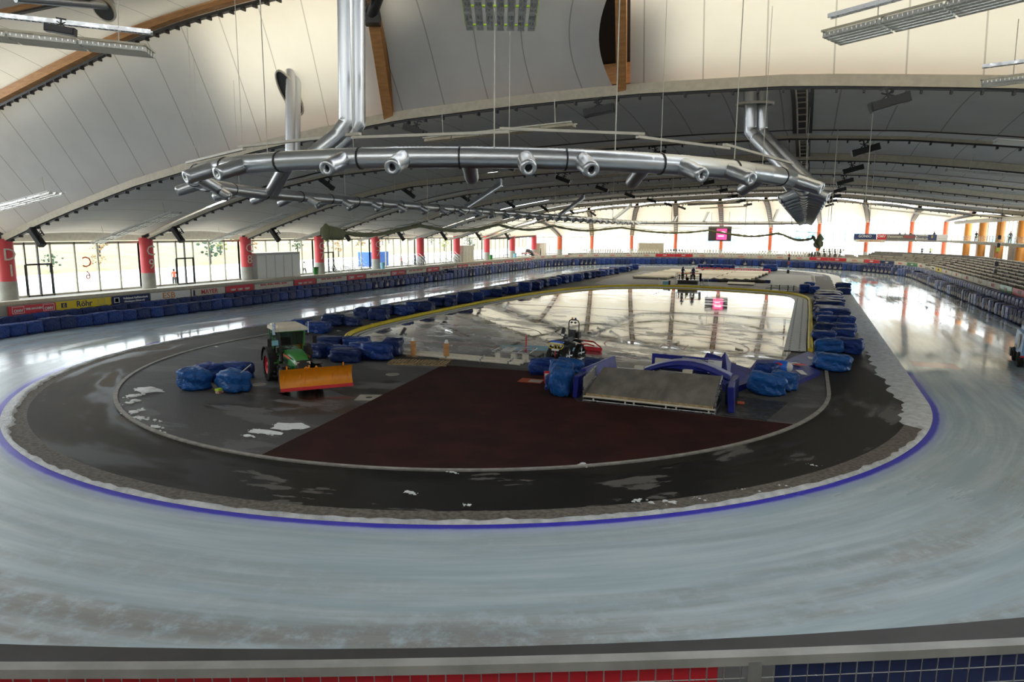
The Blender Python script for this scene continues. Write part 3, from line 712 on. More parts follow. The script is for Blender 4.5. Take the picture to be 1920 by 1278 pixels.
# ------------------------------------------------------------------ loudspeakers under the trusses
def speaker_proto():
    e = empty('loudspeaker', (0, 0, 0), 'x', 'loudspeaker')
    b = MB(); b.box((0, 0, 0), (1.5, .42, .38)); b.box((0, -.24, 0), (1.36, .06, .30)); b.box((.66, 0, 0), (.2, .44, .40)); b.box((-.66, 0, 0), (.2, .44, .40))
    b.build('cabinet', 'black', e)
    g = MB(); g.cyl((0, 0, .15), (0, 0, .62), .045, n=8); g.box((0, 0, .6), (.5, .08, .08)); g.cyl((-.22, 0, .2), (.22, 0, .45), .03, n=6); g.cyl((.22, 0, .2), (-.22, 0, .45), .03, n=6)
    g.build('bracket', 'dark', e); return e
sp0 = speaker_proto(); first = True
def speaker(x, y, z, rz, ry, lab, grp, s=1.0):
    global first
    o = sp0 if first else copy_tree(sp0); first = False
    o.location = (x, y, z); o.rotation_euler = (0, ry, rz); o.scale = (s,) * 3; o['label'] = lab; o['group'] = grp
ordn = ['nearest roof truss', 'second roof truss', 'third roof truss', 'fourth roof truss', 'fifth roof truss', 'sixth roof truss', 'seventh roof truss', 'eighth roof truss']
for k in range(8):
    y = Yk(k); 
    speaker(22.8, y - .2, zk(k, 22.8) - .75, .15, -.28, 'black loudspeaker box tilted towards the tribune, under the ' + ordn[k], 'loudspeakers of the tribune side row', 1.15 - .03 * k)
    if k: speaker(8.9, y - .2, zk(k, 8.9) - .75, .1, -.2, 'black loudspeaker box by the roof crown, under the ' + ordn[k], 'loudspeakers of the crown row')
    else: speaker(8.6, y - .3, 15.25, .1, -.15, 'black loudspeaker box by the roof crown, under the nearest roof truss', 'loudspeakers of the crown row', 1.1)
    speaker(-3.2, y - .2, zk(k, -3.2) - .75, .1, .35, 'black loudspeaker box over the ice hockey rink, under the ' + ordn[k], 'loudspeakers of the rink row')
    speaker(-21, y - .2, zk(k, -21) - .75, .1, .6, 'black loudspeaker box over the left ice straight, under the ' + ordn[k], 'loudspeakers of the ice row', .95)
    speaker(-40, y - .3, zk(k, -40) - 1.0, .2, .95, 'black loudspeaker box close to the glazed wall, under the ' + ordn[k], 'loudspeakers of the window row', 1.15)
speaker(.2, -27.3, 14.1, .65, .12, 'black loudspeaker in front of the brown beam at the picture corner', 'loudspeaker at the corner', .5)

# ------------------------------------------------------------------ fluorescent light fittings
def panel(a, b, wid, tubes, lab, grp, cols=('alu', 'lamp', 'beige'), hang=1.2, name='light_fitting', rail_=False, h=.12, flip=False):
    a, b = Vector(a), Vector(b); d = b - a; Lh = d.length; e = empty(name, a, lab, 'ceiling light', grp)
    X = d.normalized(); Y = Z3.cross(X).normalized(); Zz = X.cross(Y)
    e.matrix_world = Matrix(((X.x, Y.x, Zz.x, a.x), (X.y, Y.y, Zz.y, a.y), (X.z, Y.z, Zz.z, a.z), (0, 0, 0, 1)))
    f = MB(); step = wid / tubes
    for i in range(int(Lh / 1.55) + 1): f.box((min(Lh - .05, i * 1.55 + .05), 0, h), (.08, wid, .05))
    for s_ in (-1, 1): f.box((Lh / 2, s_ * (wid / 2 - .03), h), (Lh, .05, .06))
    f.build('frame', cols[2], e)
    for j in range(tubes):
        y = -wid / 2 + step * (j + .5)
        r = MB(); w_ = step * .36
        nb = int(Lh / 1.5)
        for i in range(nb):
            x0, x1 = Lh * i / nb + .03, Lh * (i + 1) / nb - .03
            V = [(x0, y - w_, -.06), (x0, y - w_ * .55, h - .03), (x0, y + w_ * .55, h - .03), (x0, y + w_, -.06)]
            V += [(x1, q[1], q[2]) for q in V]; r.add(V, [[0, 1, 5, 4], [1, 2, 6, 5], [2, 3, 7, 6], [0, 3, 2, 1], [4, 5, 6, 7]], False)
            for q in range(12 if rail_ else 3):
                xx = x0 + (x1 - x0) * (q + .5) / (12 if rail_ else 3); r.box((xx, y, 0.01), (.02, w_ * 1.7, .08))
        r.build('reflector', cols[0], e)
        MB().cyl((.06, y, .03), (Lh - .06, y, .03), .028, n=8).build('tube', cols[1], e)
    if rail_:
        g = MB(); yy = -wid * .1
        g.box((Lh / 2, yy - .1, h + .5), (Lh, .03, .12)); g.box((Lh / 2, yy + .1, h + .5), (Lh, .03, .12))
        for i in range(int(Lh / .16)): g.box((i * .16 + .08, yy, h + .46), (.03, .2, .03))
        g.build('cable_ladder', 'steel', e)
    for t in (.12, .88): MB().cyl((Lh * t, 0, h), (Lh * t - .0, 0, h + hang), .018, n=5).build('hanger', 'cream', e)
    return e
for k in range(7):
    y = Yk(k) + 7.1; z = lambda x: (zk(k, x) + zk(k + 1, x)) / 2 - .45
    panel((-43, y, z(-43) - .35), (-32.2, y, z(-32.2) - .6), 1.3, 3, 'long white light panel by the glazed wall, beyond the ' + ordn[k], 'light panels along the glazed wall', ('alu', 'lamp', 'white'))
    if k: panel((1.2, y, z(5) - 1.1), (9.4, y, z(9) - .9), .9, 2, 'pale light panel under the roof crown, beyond the ' + ordn[k], 'light panels under the crown', ('beige', 'lamp', 'cream'))
    panel((28.6, y, z(29) - .6), (40.5, y, z(40) - .6), 1.1, 3, 'long white light panel above the right ice straight, beyond the ' + ordn[k], 'light panels over the tribune side', ('alu', 'lamp', 'white'))
panel((-38, -9, 9.45), (-27.7, -9, 11.0), 1.3, 3, 'white light panel cut by the picture edge above the first glazed bay', 'light panel at the edge', ('alu', 'lamp', 'white'))
panel((.7, -8.0, 13.35), (8.9, -8.0, 13.75), .9, 2, 'pale slim light panel hanging over the near curve of the duct', 'light panel over the duct', ('beige', 'lamp', 'cream'))
panel((.9, -25.0, 13.95), (-5.2, -29.2, 14.35), 1.0, 4, 'louvred light rack with ladder tray at the top left, before the brown beams', 'large light racks', ('alu', 'lamp', 'beige'), rail_=True, hang=3)
panel((19.9, -18.0, 14.2), (29.6, -22.4, 14.75), 1.3, 5, 'wide louvred light rack before the bright cream membrane', 'large light racks', ('alu', 'lamp', 'beige'), rail_=True, hang=3)
panel((25.2, -9.6, 14.15), (33, -11.5, 14.3), .9, 3, 'short light rack at the edge of the bright cream membrane', 'large light racks', ('alu', 'lamp', 'beige'), rail_=True, hang=2)
panel((9.87, -19.0, 15.25), (12.3, -24.5, 15.7), 2.35, 7, 'light rack of seven glossy tubes seen end on at the top middle', 'large light racks', ('white', 'alu', 'limeg'), hang=3)

# ------------------------------------------------------------------ gathered safety net on its oval rail
def net_pt(t):
    P = [(-19, 8.5, 9.2), (-20.5, 22, 9.6), (-21.5, 40, 9.9), (-21.8, 58, 10.1), (-21.5, 76, 10.1), (-16, 88, 10.0), (-4, 94, 9.7), (8, 92, 9.3), (16, 84, 9.0), (20.2, 72, 8.6), (21.2, 68, 8.5)]
    t = t * (len(P) - 1); i = min(int(t), len(P) - 2); return Vector(P[i]).lerp(Vector(P[i + 1]), t - i)
e = empty('safety_net', (0, 0, 0), 'green safety net gathered up and sagging from its thin rail over the rink', 'net')
mb = MB(); mb.tube([net_pt(i / 60) + Vector((0, 0, .1)) for i in range(61)], .05, 6); mb.build('net_rail', 'cream', e)
P, R = [], []
for i in range(241):
    t = i / 240; p = net_pt(t); sag = .5 + .75 * abs(sin(t * 24)); fat = 1.0 if t < .02 or t > .975 else 0
    P.append(p + Vector((0, 0, -sag - fat * .2))); R.append(.15 + .09 * random.random() + fat * .4)
mb = MB().tube(P, R, 7)
for q in range(3): mb.tube([p + Vector((random.uniform(-.15, .15), random.uniform(-.1, .1), .22 + .25 * sin(i * .3 + q * 2))) for i, p in enumerate(P)], .03, 5)
mb.tube([net_pt(1) + Vector((0, 0, -z)) + Vector((.2 * sin(z * 4), 0, 0)) for z in (0, .6, 1.2, 1.8, 2.4)], [.15, .5, .4, .2, .05], 8)
mb.tube([net_pt(0) + Vector((0, 0, -z)) for z in (0, .5, 1.1, 1.5)], [.1, .4, .35, .1], 8)
mb.build('net_bundle', 'net', e)
MB().add([], []); 

# ------------------------------------------------------------------ video screen at the far end
e = empty('video_screen', (.6, 128, 8.3), 'dark video screen with a pink picture hanging at the far end of the hall', 'screen', rz=-.0)
MB().box((0, 0, 0), (5.2, .5, 3.4)).build('casing', mat('screen grey', (.10, .09, .10), .5), e)
MB().box((.45, -.27, -.1), (2.3, .04, 2.5)).build('display', mat('pink display', (.8, .05, .2), .4, emit=(.95, .06, .22), estr=1.3), e)
MB().box((.45, -.3, .35), (1.6, .02, .4)).box((.3, -.3, -.5), (1.3, .02, .25)).build('picture_mark', mat('display white', (.9, .9, .9), .4, emit=(1, .85, .9), estr=1.2), e)
mb = MB()
for x in (-2, 2): mb.cyl((x, 0, 1.7), (x, 0, 5.4), .03, n=6)
mb.build('hanger', 'dark', e)
# ------------------------------------------------------------------ padded blocks in blue tarpaulin
def lump(dx, dy, dz, seed, n=7, amp=.06, pw=5.0, neck=False, flat=.0, fold=.05):
    """a soft block: rounded box with folds; origin on the ground"""
    rnd = random.Random(seed); ph = [rnd.uniform(0, 6.28) for _ in range(8)]; mb = MB(); V = {}; F = []
    def vert(p):
        key = tuple(round(c, 4) for c in p)
        if key in V: return V[key][0]
        x, y, z = p; m = (abs(x) ** pw + abs(y) ** pw + abs(z) ** pw) ** (1 / pw); x, y, z = x / m, y / m, z / m
        d = 1 + amp * (sin(3.1 * x + ph[0]) * sin(2.7 * y + ph[1]) + .6 * sin(5 * z + ph[2] + 2 * x)) + fold * sin(9 * x + 4 * z + ph[3]) * sin(7 * y + 3 * z + ph[4]) + rnd.uniform(-.012, .012)
        zz = max(-1, z * (1 + (d - 1) * 1.2)) if z < 0 else z * d
        if z > 0 and flat: zz *= 1 - flat * (.5 + .5 * sin(2 * x + ph[5]))
        q = (x * d * dx / 2, y * d * dy / 2, (zz + 1) * dz / 2)
        V[key] = (len(V), q); return V[key][0]
    for ax in range(3):
        for sg in (-1, 1):
            def P(i, j):
                a, b = -1 + 2 * i / n, -1 + 2 * j / n
                return [(sg, a, b), (b, sg, a), (a, b, sg)][ax]
            for i in range(n):
                for j in range(n):
                    f = [vert(P(i, j)), vert(P(i + 1, j)), vert(P(i + 1, j + 1)), vert(P(i, j + 1))]
                    F.append(f if sg > 0 else f[::-1])
    vs = [None] * len(V)
    for k, q in V.values(): vs[k] = q
    mb.add(vs, F, True)
    if neck:
        a = Vector((dx * .42, 0, dz * .45)); mb.lathe([(.30 * dz, 0), (.12 * dz, .16), (.07 * dz, .22), (.14 * dz, .36), (.2 * dz, .42), (.02, .38)], a, (1, .15, .1), 9)
    return mb
def m_pale():
    m = bpy.data.materials.new('worn tarpaulin'); g = G(m); b = g.N['Principled BSDF']; o, x, y, z = g.xyz()
    n = g.noise(g.comb(g.m('MULTIPLY', x, 2.2), y, g.m('MULTIPLY', z, .8)), 1.0, 3)
    g.put(b.inputs['Base Color'], g.mix(g.m('MULTIPLY', g.ss(n, .54, .60), g.ss(z, .15, .3)), (.010, .020, .085), (.34, .31, .27))); b.inputs['Roughness'].default_value = .55; b.inputs['Specular IOR Level'].default_value = .15
    g.put(b.inputs['Normal'], g.bump(g.noise(o, 3.0, 5), .8, .15)); return m
M['worn'] = m_pale()
PADS = {}
for hname, hz in (('l', 1.08), ('f', 1.55), ('r', 1.4), ('bl', 1.5), ('br', 2.05)):
    for v in range(3):
        for mm in ('tarp2', 'tarp', 'worn'):
            me = lump(1.5, 1.05 if len(hname) == 1 else .8, hz, 10 * v + len(hname) * 3, n=6, amp=.035, pw=9, fold=.03).mesh('crash_pad', mm); PADS[hname, v, mm] = me
def where(s):
    if s < 18: return 'below the red and yellow boards'
    if s < 32: return 'below the white orange lettered board'
    if s < 60: return 'below the boards past the orange lettered one'
    if s < 85: return 'midway along the window side straight'
    if s < LY: return 'far along the window side straight'
    if s < LY + 62: return 'around the far curve before the white seats'
    if s < LY + 124: return 'around the far curve before the tribune'
    if s < LY + 124 + 50: return 'at the far part of the tribune straight'
    return 'along the near part of the tribune straight'
R1_, R2_ = 39.42, 40.55
n1 = 0; s = -12.0; rnd = random.Random(5)
back_rest = MB()
sEnd = LY + pi * R1_ + 76
while s < sEnd:
    p, nn = st(s, R1_); kind = 'l' if s < 70 else ('f' if s < LY + pi * R1_ else 'r')
    worn = rnd.random() < (0.0 if s < 45 else .3 if s < 75 else .55 if s < LY + 25 else .12 if s < LY + 85 else .75)
    me = PADS[kind, rnd.randrange(3), 'worn' if worn else ('tarp' if rnd.random() < .45 else 'tarp2')]
    wq = where(s)
    o = link('crash_pad', me, None, 'blue front row crash pad, ' + wq, 'crash pad', 'front row crash pads ' + wq, None, p, atan2(nn.y, nn.x) - pi / 2 + rnd.uniform(-.03, .03))
    o.scale = (1.0, 1, rnd.uniform(.94, 1.06)); s += 1.5
s = -12.0; cnt = 0
while s < LY + pi * R2_ + 76:
    p, nn = st(s, R2_); rightside = s > LY + pi * R2_ * .8
    hz = 1.5 if s < 70 else (1.75 if not rightside else 2.05)
    if s < 62 or s > LY + pi * R2_ + 16:
        wq = where(s * 1.0 if s < LY else s - 3.5)
        me = PADS['br' if rightside else 'bl', rnd.randrange(3), 'tarp' if rnd.random() < .25 else 'tarp2']
        link('crash_pad', me, None, 'dark blue back row crash pad, ' + wq, 'crash pad', 'back row crash pads ' + wq, None, p, atan2(nn.y, nn.x) - pi / 2 + rnd.uniform(-.03, .03)); cnt += 1
    else:
        mbx = lump(1.5, .8, hz, cnt, n=3, amp=.03, pw=9, fold=.02); an = atan2(nn.y, nn.x) - pi / 2; c_, s_ = cos(an), sin(an)
        back_rest.add([(x * c_ - y * s_ + p.x, x * s_ + y * c_ + p.y, z) for x, y, z in mbx.v], mbx.f, True); cnt += 1
    s += 1.5
back_rest.build('crash_pad', 'tarp2', label='far back row of dark blue crash pads round the distant curve', cat='crash pads', kind='stuff')

BAGM = []
for i in range(8): BAGM.append(lump(1, 1, 1, 50 + i, n=10, amp=.075, pw=6.5, fold=.055).mesh('padded_bag', 'tarp' if i % 3 else 'tarp2'))
for i in range(3): BAGM.append(lump(1, 1, 1, 80 + i, n=10, amp=.09, pw=4.5, fold=.075).mesh('padded_bag', 'tarp3' if i % 2 == 0 else 'tarp'))
def bag(x, y, w_, h_, lab, grp=None, i=None, rz=None, z=0.0, dy=1.1):
    i = random.randrange(8) if i is None else i
    o = link('padded_bag', BAGM[i], None, lab, 'padded bag', grp, None, (x, y, z), random.uniform(-.3, .3) if rz is None else rz); o.scale = (w_, dy, h_); return o
LB = [(-20.54, 6.53, 1.5, .98), (-18.12, 5.96, 1.75, 1.01), (-19.87, 10.14, 1.76, 1.09), (-18.43, 10.84, 1.7, .85), (-20.44, 15.74, 1.51, 1.12), (-18.19, 15.13, 1.68, 1.29), (-20.11, 19.54, 1.59, 1.04), (-18.33, 19.78, 1.72, 1.1), (-19.24, 23.28, 1.37, 1.08), (-17.67, 23.38, 1.43, 1.14), (-19.41, 28.37, 1.53, 1.07), (-18.04, 29.05, 1.53, 1.07), (-19.73, 33.16, 1.54, .97), (-18.05, 33.15, 1.77, 1.36), (-18.18, 36.65, 1.58, 1.08), (-19.29, 41.95, 1.33, .97), (-18.19, 42.56, 1.51, 1.06), (-18.64, 46.46, .83, 1.02), (-18.18, 48.08, 1.5, 1.03)]
LBL = ['flat end of a blue padded bag behind the green tractor cab', 'blue padded bag on the tarmac behind the tractor mirror', 'blue padded bag with a peaked top, first after the tractor', 'low blue padded bag beside a lump of snow after the tractor', 'blue padded bag with a cyan edge where the yellow foam edge bends', 'tall crumpled blue padded bag beside the bend of the yellow edge']
for i, (x, y, w_, h_) in enumerate(LB):
    g = None if i < 6 else 'blue padded bags along the middle of the yellow edge'
    bag(x, y, w_ * 1.12, h_ * .95, LBL[i] if i < 6 else 'blue padded bag in the staggered line along the middle of the yellow edge', g, rz=random.uniform(-.1, .5), dy=1.3)
y = 51.5; i = 0
while y < 119:
    bag(-17.7 + .02 * (y - 50) * .4 + random.uniform(-.7, .5), y, 1.9, random.uniform(1.1, 1.4), 'blue padded bag in the far part of the line beside the yellow edge', 'blue padded bags at the far part of the yellow edge', rz=random.uniform(-.2, .6), dy=1.6); y += 3.0
RB = [(25.34, 80.43, 2.22, .89, 0), (24.85, 67.34, 1.89, .98, 0), (22.78, 62.32, 3.3, .9, 1), (22.58, 53.48, 3.2, .95, 1), (22.4, 46.02, 3.0, 1.0, 1), (22.33, 41.68, 3.05, .8, 1), (21.59, 33.88, 1.7, .95, 0), (23.33, 37.66, 1.86, .8, 0), (21.92, 30.8, 1.84, .9, 0), (23.47, 30.52, 1.6, .95, 0), (21.62, 24.96, 1.69, .85, 0), (23.13, 25.23, 1.91, .9, 0), (21.38, 19.97, 1.78, .8, 0), (22.96, 22.26, 1.72, .8, 0), (21.66, 14.02, 1.8, 1.0, 0), (23.02, 14.65, 1.85, 1.07, 0), (21.66, 6.9, 2.1, 1.05, 0), (19.77, 68.76, 1.4, 1.25, 0), (20.36, 75.59, 1.55, 1.14, 0), (21.03, 68.17, 1.35, 1.06, 0)]
RBL = ['upper one of two blue padded bags lying apart at the edge of the ice', 'lower one of two blue padded bags lying apart at the edge of the ice', 'farthest wide blue padded bag of the stack beside the right rink border', 'second farthest wide blue bag of the stack beside the right rink border', 'wide blue bag in the middle of the stack beside the right rink border', 'flat wide blue bag before the paired bags of the right stack', 'blue bag on the rink side of the farthest pair in the right stack', 'blue bag on the ice side of the farthest pair in the right stack', 'dull blue bag on the rink side of the second pair in the right stack', 'bright blue bag on the ice side of the second pair in the right stack', 'rolled dark blue bag on the rink side of the third pair, right stack', 'blue bag on the ice side of the third pair in the right stack', 'crumpled blue bag on the rink side of the fourth pair, right stack', 'blue bag on the ice side of the fourth pair in the right stack', 'nearest glossy blue bag on the rink side of the right stack, tied end outward', 'nearest blue bag on the ice side of the right stack', 'single blue bag on the black lane in front of the right stack', 'blue bag at the rink corner in front of the dark pole heap', 'blue bag on top of the far heap at the rink corner', 'dark blue bag at the outer side of the rink corner heap']
for i, (x, y, w_, h_, wd) in enumerate(RB):
    bag(x, y, w_, h_ * 1.0, RBL[i], i=(8 if i in (14, 16) else None), rz=random.uniform(-.12, .12) if i != 14 else pi - .1, dy=2.6 if 2 <= i <= 5 else 1.5)
for k, y in enumerate((58, 50, 38.5)): bag(22.6, y, 3.0, .95, 'wide blue bag filling a gap deep in the stack beside the right rink border', 'filling bags of the right stack', rz=.05, dy=2.8)
PB = [(-12.65, .4, 2.1, .8, 'long blue bag at the back of the heap behind the plow'), (-10.6, .9, 2.0, .85, 'dark crumpled blue bag at the back right of the heap behind the plow'), (-10.7, -3.3, 1.5, .95, 'blue bag of the heap closest to the tractor bonnet'), (-9.5, -2.8, 1.8, .8, 'blue bag with many folds in the middle of the heap behind the plow'), (-8.1, -3.8, 2.0, .85, 'blue bag lying in front of the heap above the plow blade'), (-9.0, -.7, 1.7, .75, 'low blue bag between the others of the heap behind the plow'), (-6.7, -2.4, 2.1, 1.15, 'big round blue bag at the pallet side of the heap'), (-6.6, -.5, 1.3, 1.2, 'leaning blue bag with a pointed corner beside the rink pipes')]
for i, (x, y, w_, h_, l) in enumerate(PB): bag(x, y, w_, h_, l, i=(9 if i == 6 else None), rz=random.uniform(-.3, .5), dy=1.3)
BB = [(-10.82, -13.84, 1.7, 1.1, 'glossy blue bag on the open tarmac, left one beside the broom', 8), (-11.7, -12.0, 1.5, 1.0, 'dark blue bag lying crosswise behind the bag left of the broom', 1), (-10.7, -10.9, 1.8, .95, 'light blue bag behind the broom stick', 2), (-8.5, -13.3, 1.9, 1.1, 'blue bag with a small pink mark under the broom stick', 10)]
for x, y, w_, h_, l, i in BB: bag(x, y, w_, h_, l, i=i, rz=random.uniform(-.5, .5), dy=1.3)
QB = [(5.29, -2.1, 1.75, .95, 'dark blue rolled bag at the corner of the red floor covering', 9), (6.51, -.9, 1.6, .85, 'bright blue bag behind the left mat of the sloping platform', 8), (7.5, 1.2, 1.3, .6, 'small blue bag between the mats behind the platform', 3), (7.2, -5.5, .85, .8, 'small wrinkled blue bag beside the red box', 5), (8.05, -6.9, 1.15, 1.45, 'tall shiny bright blue bag leaning at the front of the left mat', 10), (6.9, -3.4, 1.3, 1.2, 'blue bag between the tall shiny bag and the bright bag behind', 8)]
for x, y, w_, h_, l, i in QB: bag(x, y, w_, h_, l, i=i, rz=random.uniform(-.3, .5), dy=1.15)
SB = [(18.1, -1.9, 1.9, 1.14, 'bright blue bag with a cyan corner beside the black rubber sheet', 8), (18.9, -.4, 1.4, 1.0, 'bright blue bag behind the cyan cornered bag', 10), (17.9, 2.3, 1.2, .95, 'crumpled dark blue bag lying on the blue mats', 4)]
for x, y, w_, h_, l, i in SB: bag(x, y, w_, h_, l, i=i, rz=-.4, dy=1.2)
for k in range(12): bag(-4.2 + k * .68, 133 + random.uniform(-.8, .8), 1.2, .9, 'small distant blue bag in the row behind the red frames', 'blue bags in the row behind the red frames')
bag(12.2, 127, 2.9, 1.5, 'distant blue bag alone at the corner of the stacked boards')

# ------------------------------------------------------------------ advertising boards
def board(c, rz, wd, h, col_, parts, lab, thick=.06, tilt=0.0, nm='advertising_board'):
    o = MB().box((0, 0, h / 2), (wd, thick, h)).build(nm, col_, label=lab, cat='advertising board', loc=c, rz=rz)
    o.rotation_euler = (tilt, 0, rz)
    for p in parts:
        if p[0] == 'T': text(p[1], p[2], o, (p[3], -thick / 2 - .012, p[4]), (pi / 2, 0, 0), p[5], sx=p[6] if len(p) > 6 else 1.0, bold=.01)
        elif p[0] == 'R':
            MB().box((p[1], -thick / 2 - .008, p[2]), (p[3], .012, p[4])).build('printed_field', p[5], o)
        elif p[0] == 'F':
            m = MB(); x, z, w_, h_ = p[1:5]
            for dx, dz, a, b in ((0, h_ / 2, w_, .04), (0, -h_ / 2, w_, .04), (-w_ / 2, 0, .04, h_), (w_ / 2, 0, .04, h_)): m.box((x + dx, -thick / 2 - .01, z + dz), (a, .012, b))
            m.build('printed_frame', p[5], o)
    return o
XB = -41.22; LZ = 1.35
def lb(y0, y1, *a, **k): return board((XB + .04 + k.pop('x', 0), (y0 + y1) / 2, k.pop('z', LZ)), pi / 2, y1 - y0 - .08, k.pop('h', .85), *a, **k)
lb(-5.3, -1.25, 'red', x=.42, parts=[('F', -1.2, .5, .95, .55, 'white'), ('T', 'OMV', .34, -1.2, .42, 'white'), ('T', 'WIR MACHEN', .22, .1, .52, 'white'), ('F', 1.35, .5, .95, .55, 'white'), ('T', 'OMV', .34, 1.35, .42, 'white')], lab='red board with two white framed logos below the nearest glazed bay')
lb(-1.1, 4.3, 'yellow', [('R', -1.9, .48, .5, .42, 'navy'), ('T', 'E', .42, -1.9, .46, 'yellow'), ('T', 'Röhr', .75, .0, .46, 'navy'), ('F', 1.7, .5, .7, .5, 'beige')], 'yellow cloth banner with dark blue lettering')
lb(4.4, 8.55, 'navy', [('R', -1.6, .48, .55, .5, 'white'), ('R', -1.6, .48, .4, .38, 'mat'), ('T', 'Volksbank Raiffeisenbank', .27, .45, .58, 'white'), ('T', 'Oberbayern Südost eG', .24, .3, .27, 'white')], 'dark navy board with two lines of white lettering')
lb(8.6, 13.6, 'white', [('T', 'ESB', .85, -.3, .45, 'orcol', 1.25)], 'white banner with wide orange letters')
lb(13.7, 18.4, 'cream', [('T', 'MAYER', .68, .1, .45, 'red', 1.1), ('R', -2.0, .45, .25, .6, 'navy')], 'white banner with sketchy red letters')
lb(18.5, 22.9, 'red', [('T', 'OMV   OMV   OMV', .36, 0, .36, 'white')], 'plain red board with three small white marks')
def wl(y0, y1, i):
    lb(y0, y1, 'cream', [('T', 'INZELL  ' * 4, .28, 0, .5, 'red', (y1 - y0) / 5.6 * .95)], 'white board with small red lettering, ' + i, z=1.45, h=.62)
wl(23.0, 29.9, 'first after the plain red board'); lb(30, 34.3, 'red', [('T', 'OMV  OMV  OMV', .36, 0, .34, 'white')], 'red board with white marks right of the first white lettered board')
wl(34.5, 41.2, 'second from the near side')
def rb(y0, y1, i): lb(y0, y1, 'red', [('T', 'OMV', .62, -(y1 - y0) * .28, .42, 'white'), ('T', 'WIR MACHEN', .24, (y1 - y0) * .18, .5, 'white')], 'red board with large white letters, ' + i)
rb(41.3, 45.9, 'below the metal stairs'); wl(46, 52.6, 'between the first and second large lettered red boards'); rb(52.8, 57.1, 'below the outdoor blue container')
wl(57.3, 63.9, 'before the gap to the third large lettered red board'); rb(64.1, 68.5, 'third of the large lettered ones'); wl(68.7, 75.4, 'after the third large lettered red board'); rb(75.6, 80, 'fourth of the large lettered ones')
wl(80.1, 86.9, 'after the fourth large lettered red board'); rb(87, 91.2, 'below the tall pale cabin'); wl(91.4, 98, 'after the cabin'); rb(98.2, 102.7, 'before the reclining black cover'); wl(102.9, 109.6, 'before the last red one of the straight'); rb(109.8, 114, 'last one of the window side')
def arcboard(a, wd, z, h, col_, parts, lab):
    a = radians(a); R = 41.22; board((R * cos(a), LY + R * sin(a), z), a - pi / 2, wd, h, col_, parts, lab)
k = 0
for a in range(176, 6, -7):
    special = {106: 0}
    if a in (113, 106): pass
    wd = 4.9
    cc, lab = ('cream', 'pale board on the far curve')
    if 104 < a < 116: cc, lab = 'red', ('red board with white letters mid far curve, %s half' % ('second' if a < 110 else 'first'))
    elif a in (57, 50): cc, lab = 'red', 'bright red board on the far curve below the %s seats' % ('dark chequered' if a == 57 else 'first tribune')
    elif a in (36,): cc, lab = 'red', 'red and white board right of the far rink corner'
    elif a in (29,): cc, lab = 'navy', 'dark blue board behind the small yellow mascot shape'
    elif a in (15,): cc, lab = 'green', 'green board with pale lettering at the end of the far curve'
    else: lab = 'pale board on the far curve, %s' % ['below the first seats', 'second of the far row', 'third of the far row', 'fourth of the far row', 'fifth of the far row', 'sixth of the far row', 'seventh of the far row', 'eighth of the far row', 'ninth of the far row', 'tenth of the far row', 'eleventh of the far row', 'twelfth of the far row', 'thirteenth of the far row', 'fourteenth of the far row', 'fifteenth of the far row', 'sixteenth of the far row', 'seventeenth of the far row', 'eighteenth of the far row', 'nineteenth of the far row', 'last of the far row'][min(19, k)]; k += 1
    arcboard(a, wd, 1.95, .75, cc, [('T', 'INZELL' if cc == 'cream' else 'OMV', .5, 0, .36, 'red' if cc == 'cream' else 'white')], lab.replace(' ,', ','))
RBD = [(46.2, 52.0, 'red', 'OMV', 'white', 'red board nearest on the tribune side'), (52.2, 57.5, 'green', 'Inzell', 'cream', 'green board nearest on the tribune side'), (57.7, 64, 'cream', 'INZELL', 'red', 'pale board after the near green one, tribune side'), (64.2, 72, 'cream', 'Chiemgau', 'orcol', 'second pale board of the tribune side'), (72.2, 80, 'cream', 'INZELL', 'red', 'third pale board of the tribune side'), (80.2, 88, 'cream', 'ESB', 'red', 'fourth pale board of the tribune side'), (88.2, 97, 'cream', 'INZELL', 'orcol', 'fifth pale board of the tribune side'), (97.2, 103, 'yellow', 'Röhr', 'navy', 'yellow green board of the tribune side'), (103.2, 109, 'cream', 'Chiemgau', 'green', 'pale board before the far curve, tribune side')]
for y0, y1, cc, t, tc, lab in RBD: board((41.2, (y0 + y1) / 2, 2.05), -pi / 2, y1 - y0 - .1, .72, cc, [('T', t, .55, 0, .36, tc)], lab)

# ------------------------------------------------------------------ tribune
steps = MB()
def srow(i): return 42.6 + i * .98, 2.25 + i * .26
for i in range(9):
    R, z = srow(i); a = pi * .62
    pts0 = [(R, -8)] + [(R, LY * .0)] + [(R, LY)] + [(R * cos(t * a / 24), LY + R * sin(t * a / 24)) for t in range(1, 25)]
    R1 = R + .98; pts1 = [(R1, -8), (R1, 0), (R1, LY)] + [(R1 * cos(t * a / 24), LY + R1 * sin(t * a / 24)) for t in range(1, 25)]
    if i > 3:
        lim = 3 + 10
        pts0, pts1 = pts0[:lim], pts1[:lim]
    n = len(pts0)
    steps.add([(x, y, z - .26) for x, y in pts0] + [(x, y, z) for x, y in pts0] + [(x, y, z) for x, y in pts1], [[q * n + j, q * n + j + 1, (q + 1) * n + j + 1, (q + 1) * n + j] for q in (0, 1) for j in range(n - 1)], False)
struct('floor_tribune', steps, 'concd')
bm_ = MB(); bm_.box((0, 0, .42), (3.0, .38, .07)); bm_.box((0, -.17, .37), (3.0, .04, .12)); bme = bm_.mesh('bench', 'seat')
lg = MB()
lg.box((0, 0, .2), (2.5, .1, .4))
lgm = lg.mesh('support', 'concd')
rows = ['bottom row', 'second row', 'third row', 'fourth row', 'fifth row', 'sixth row', 'seventh row', 'top row']
nb = 0
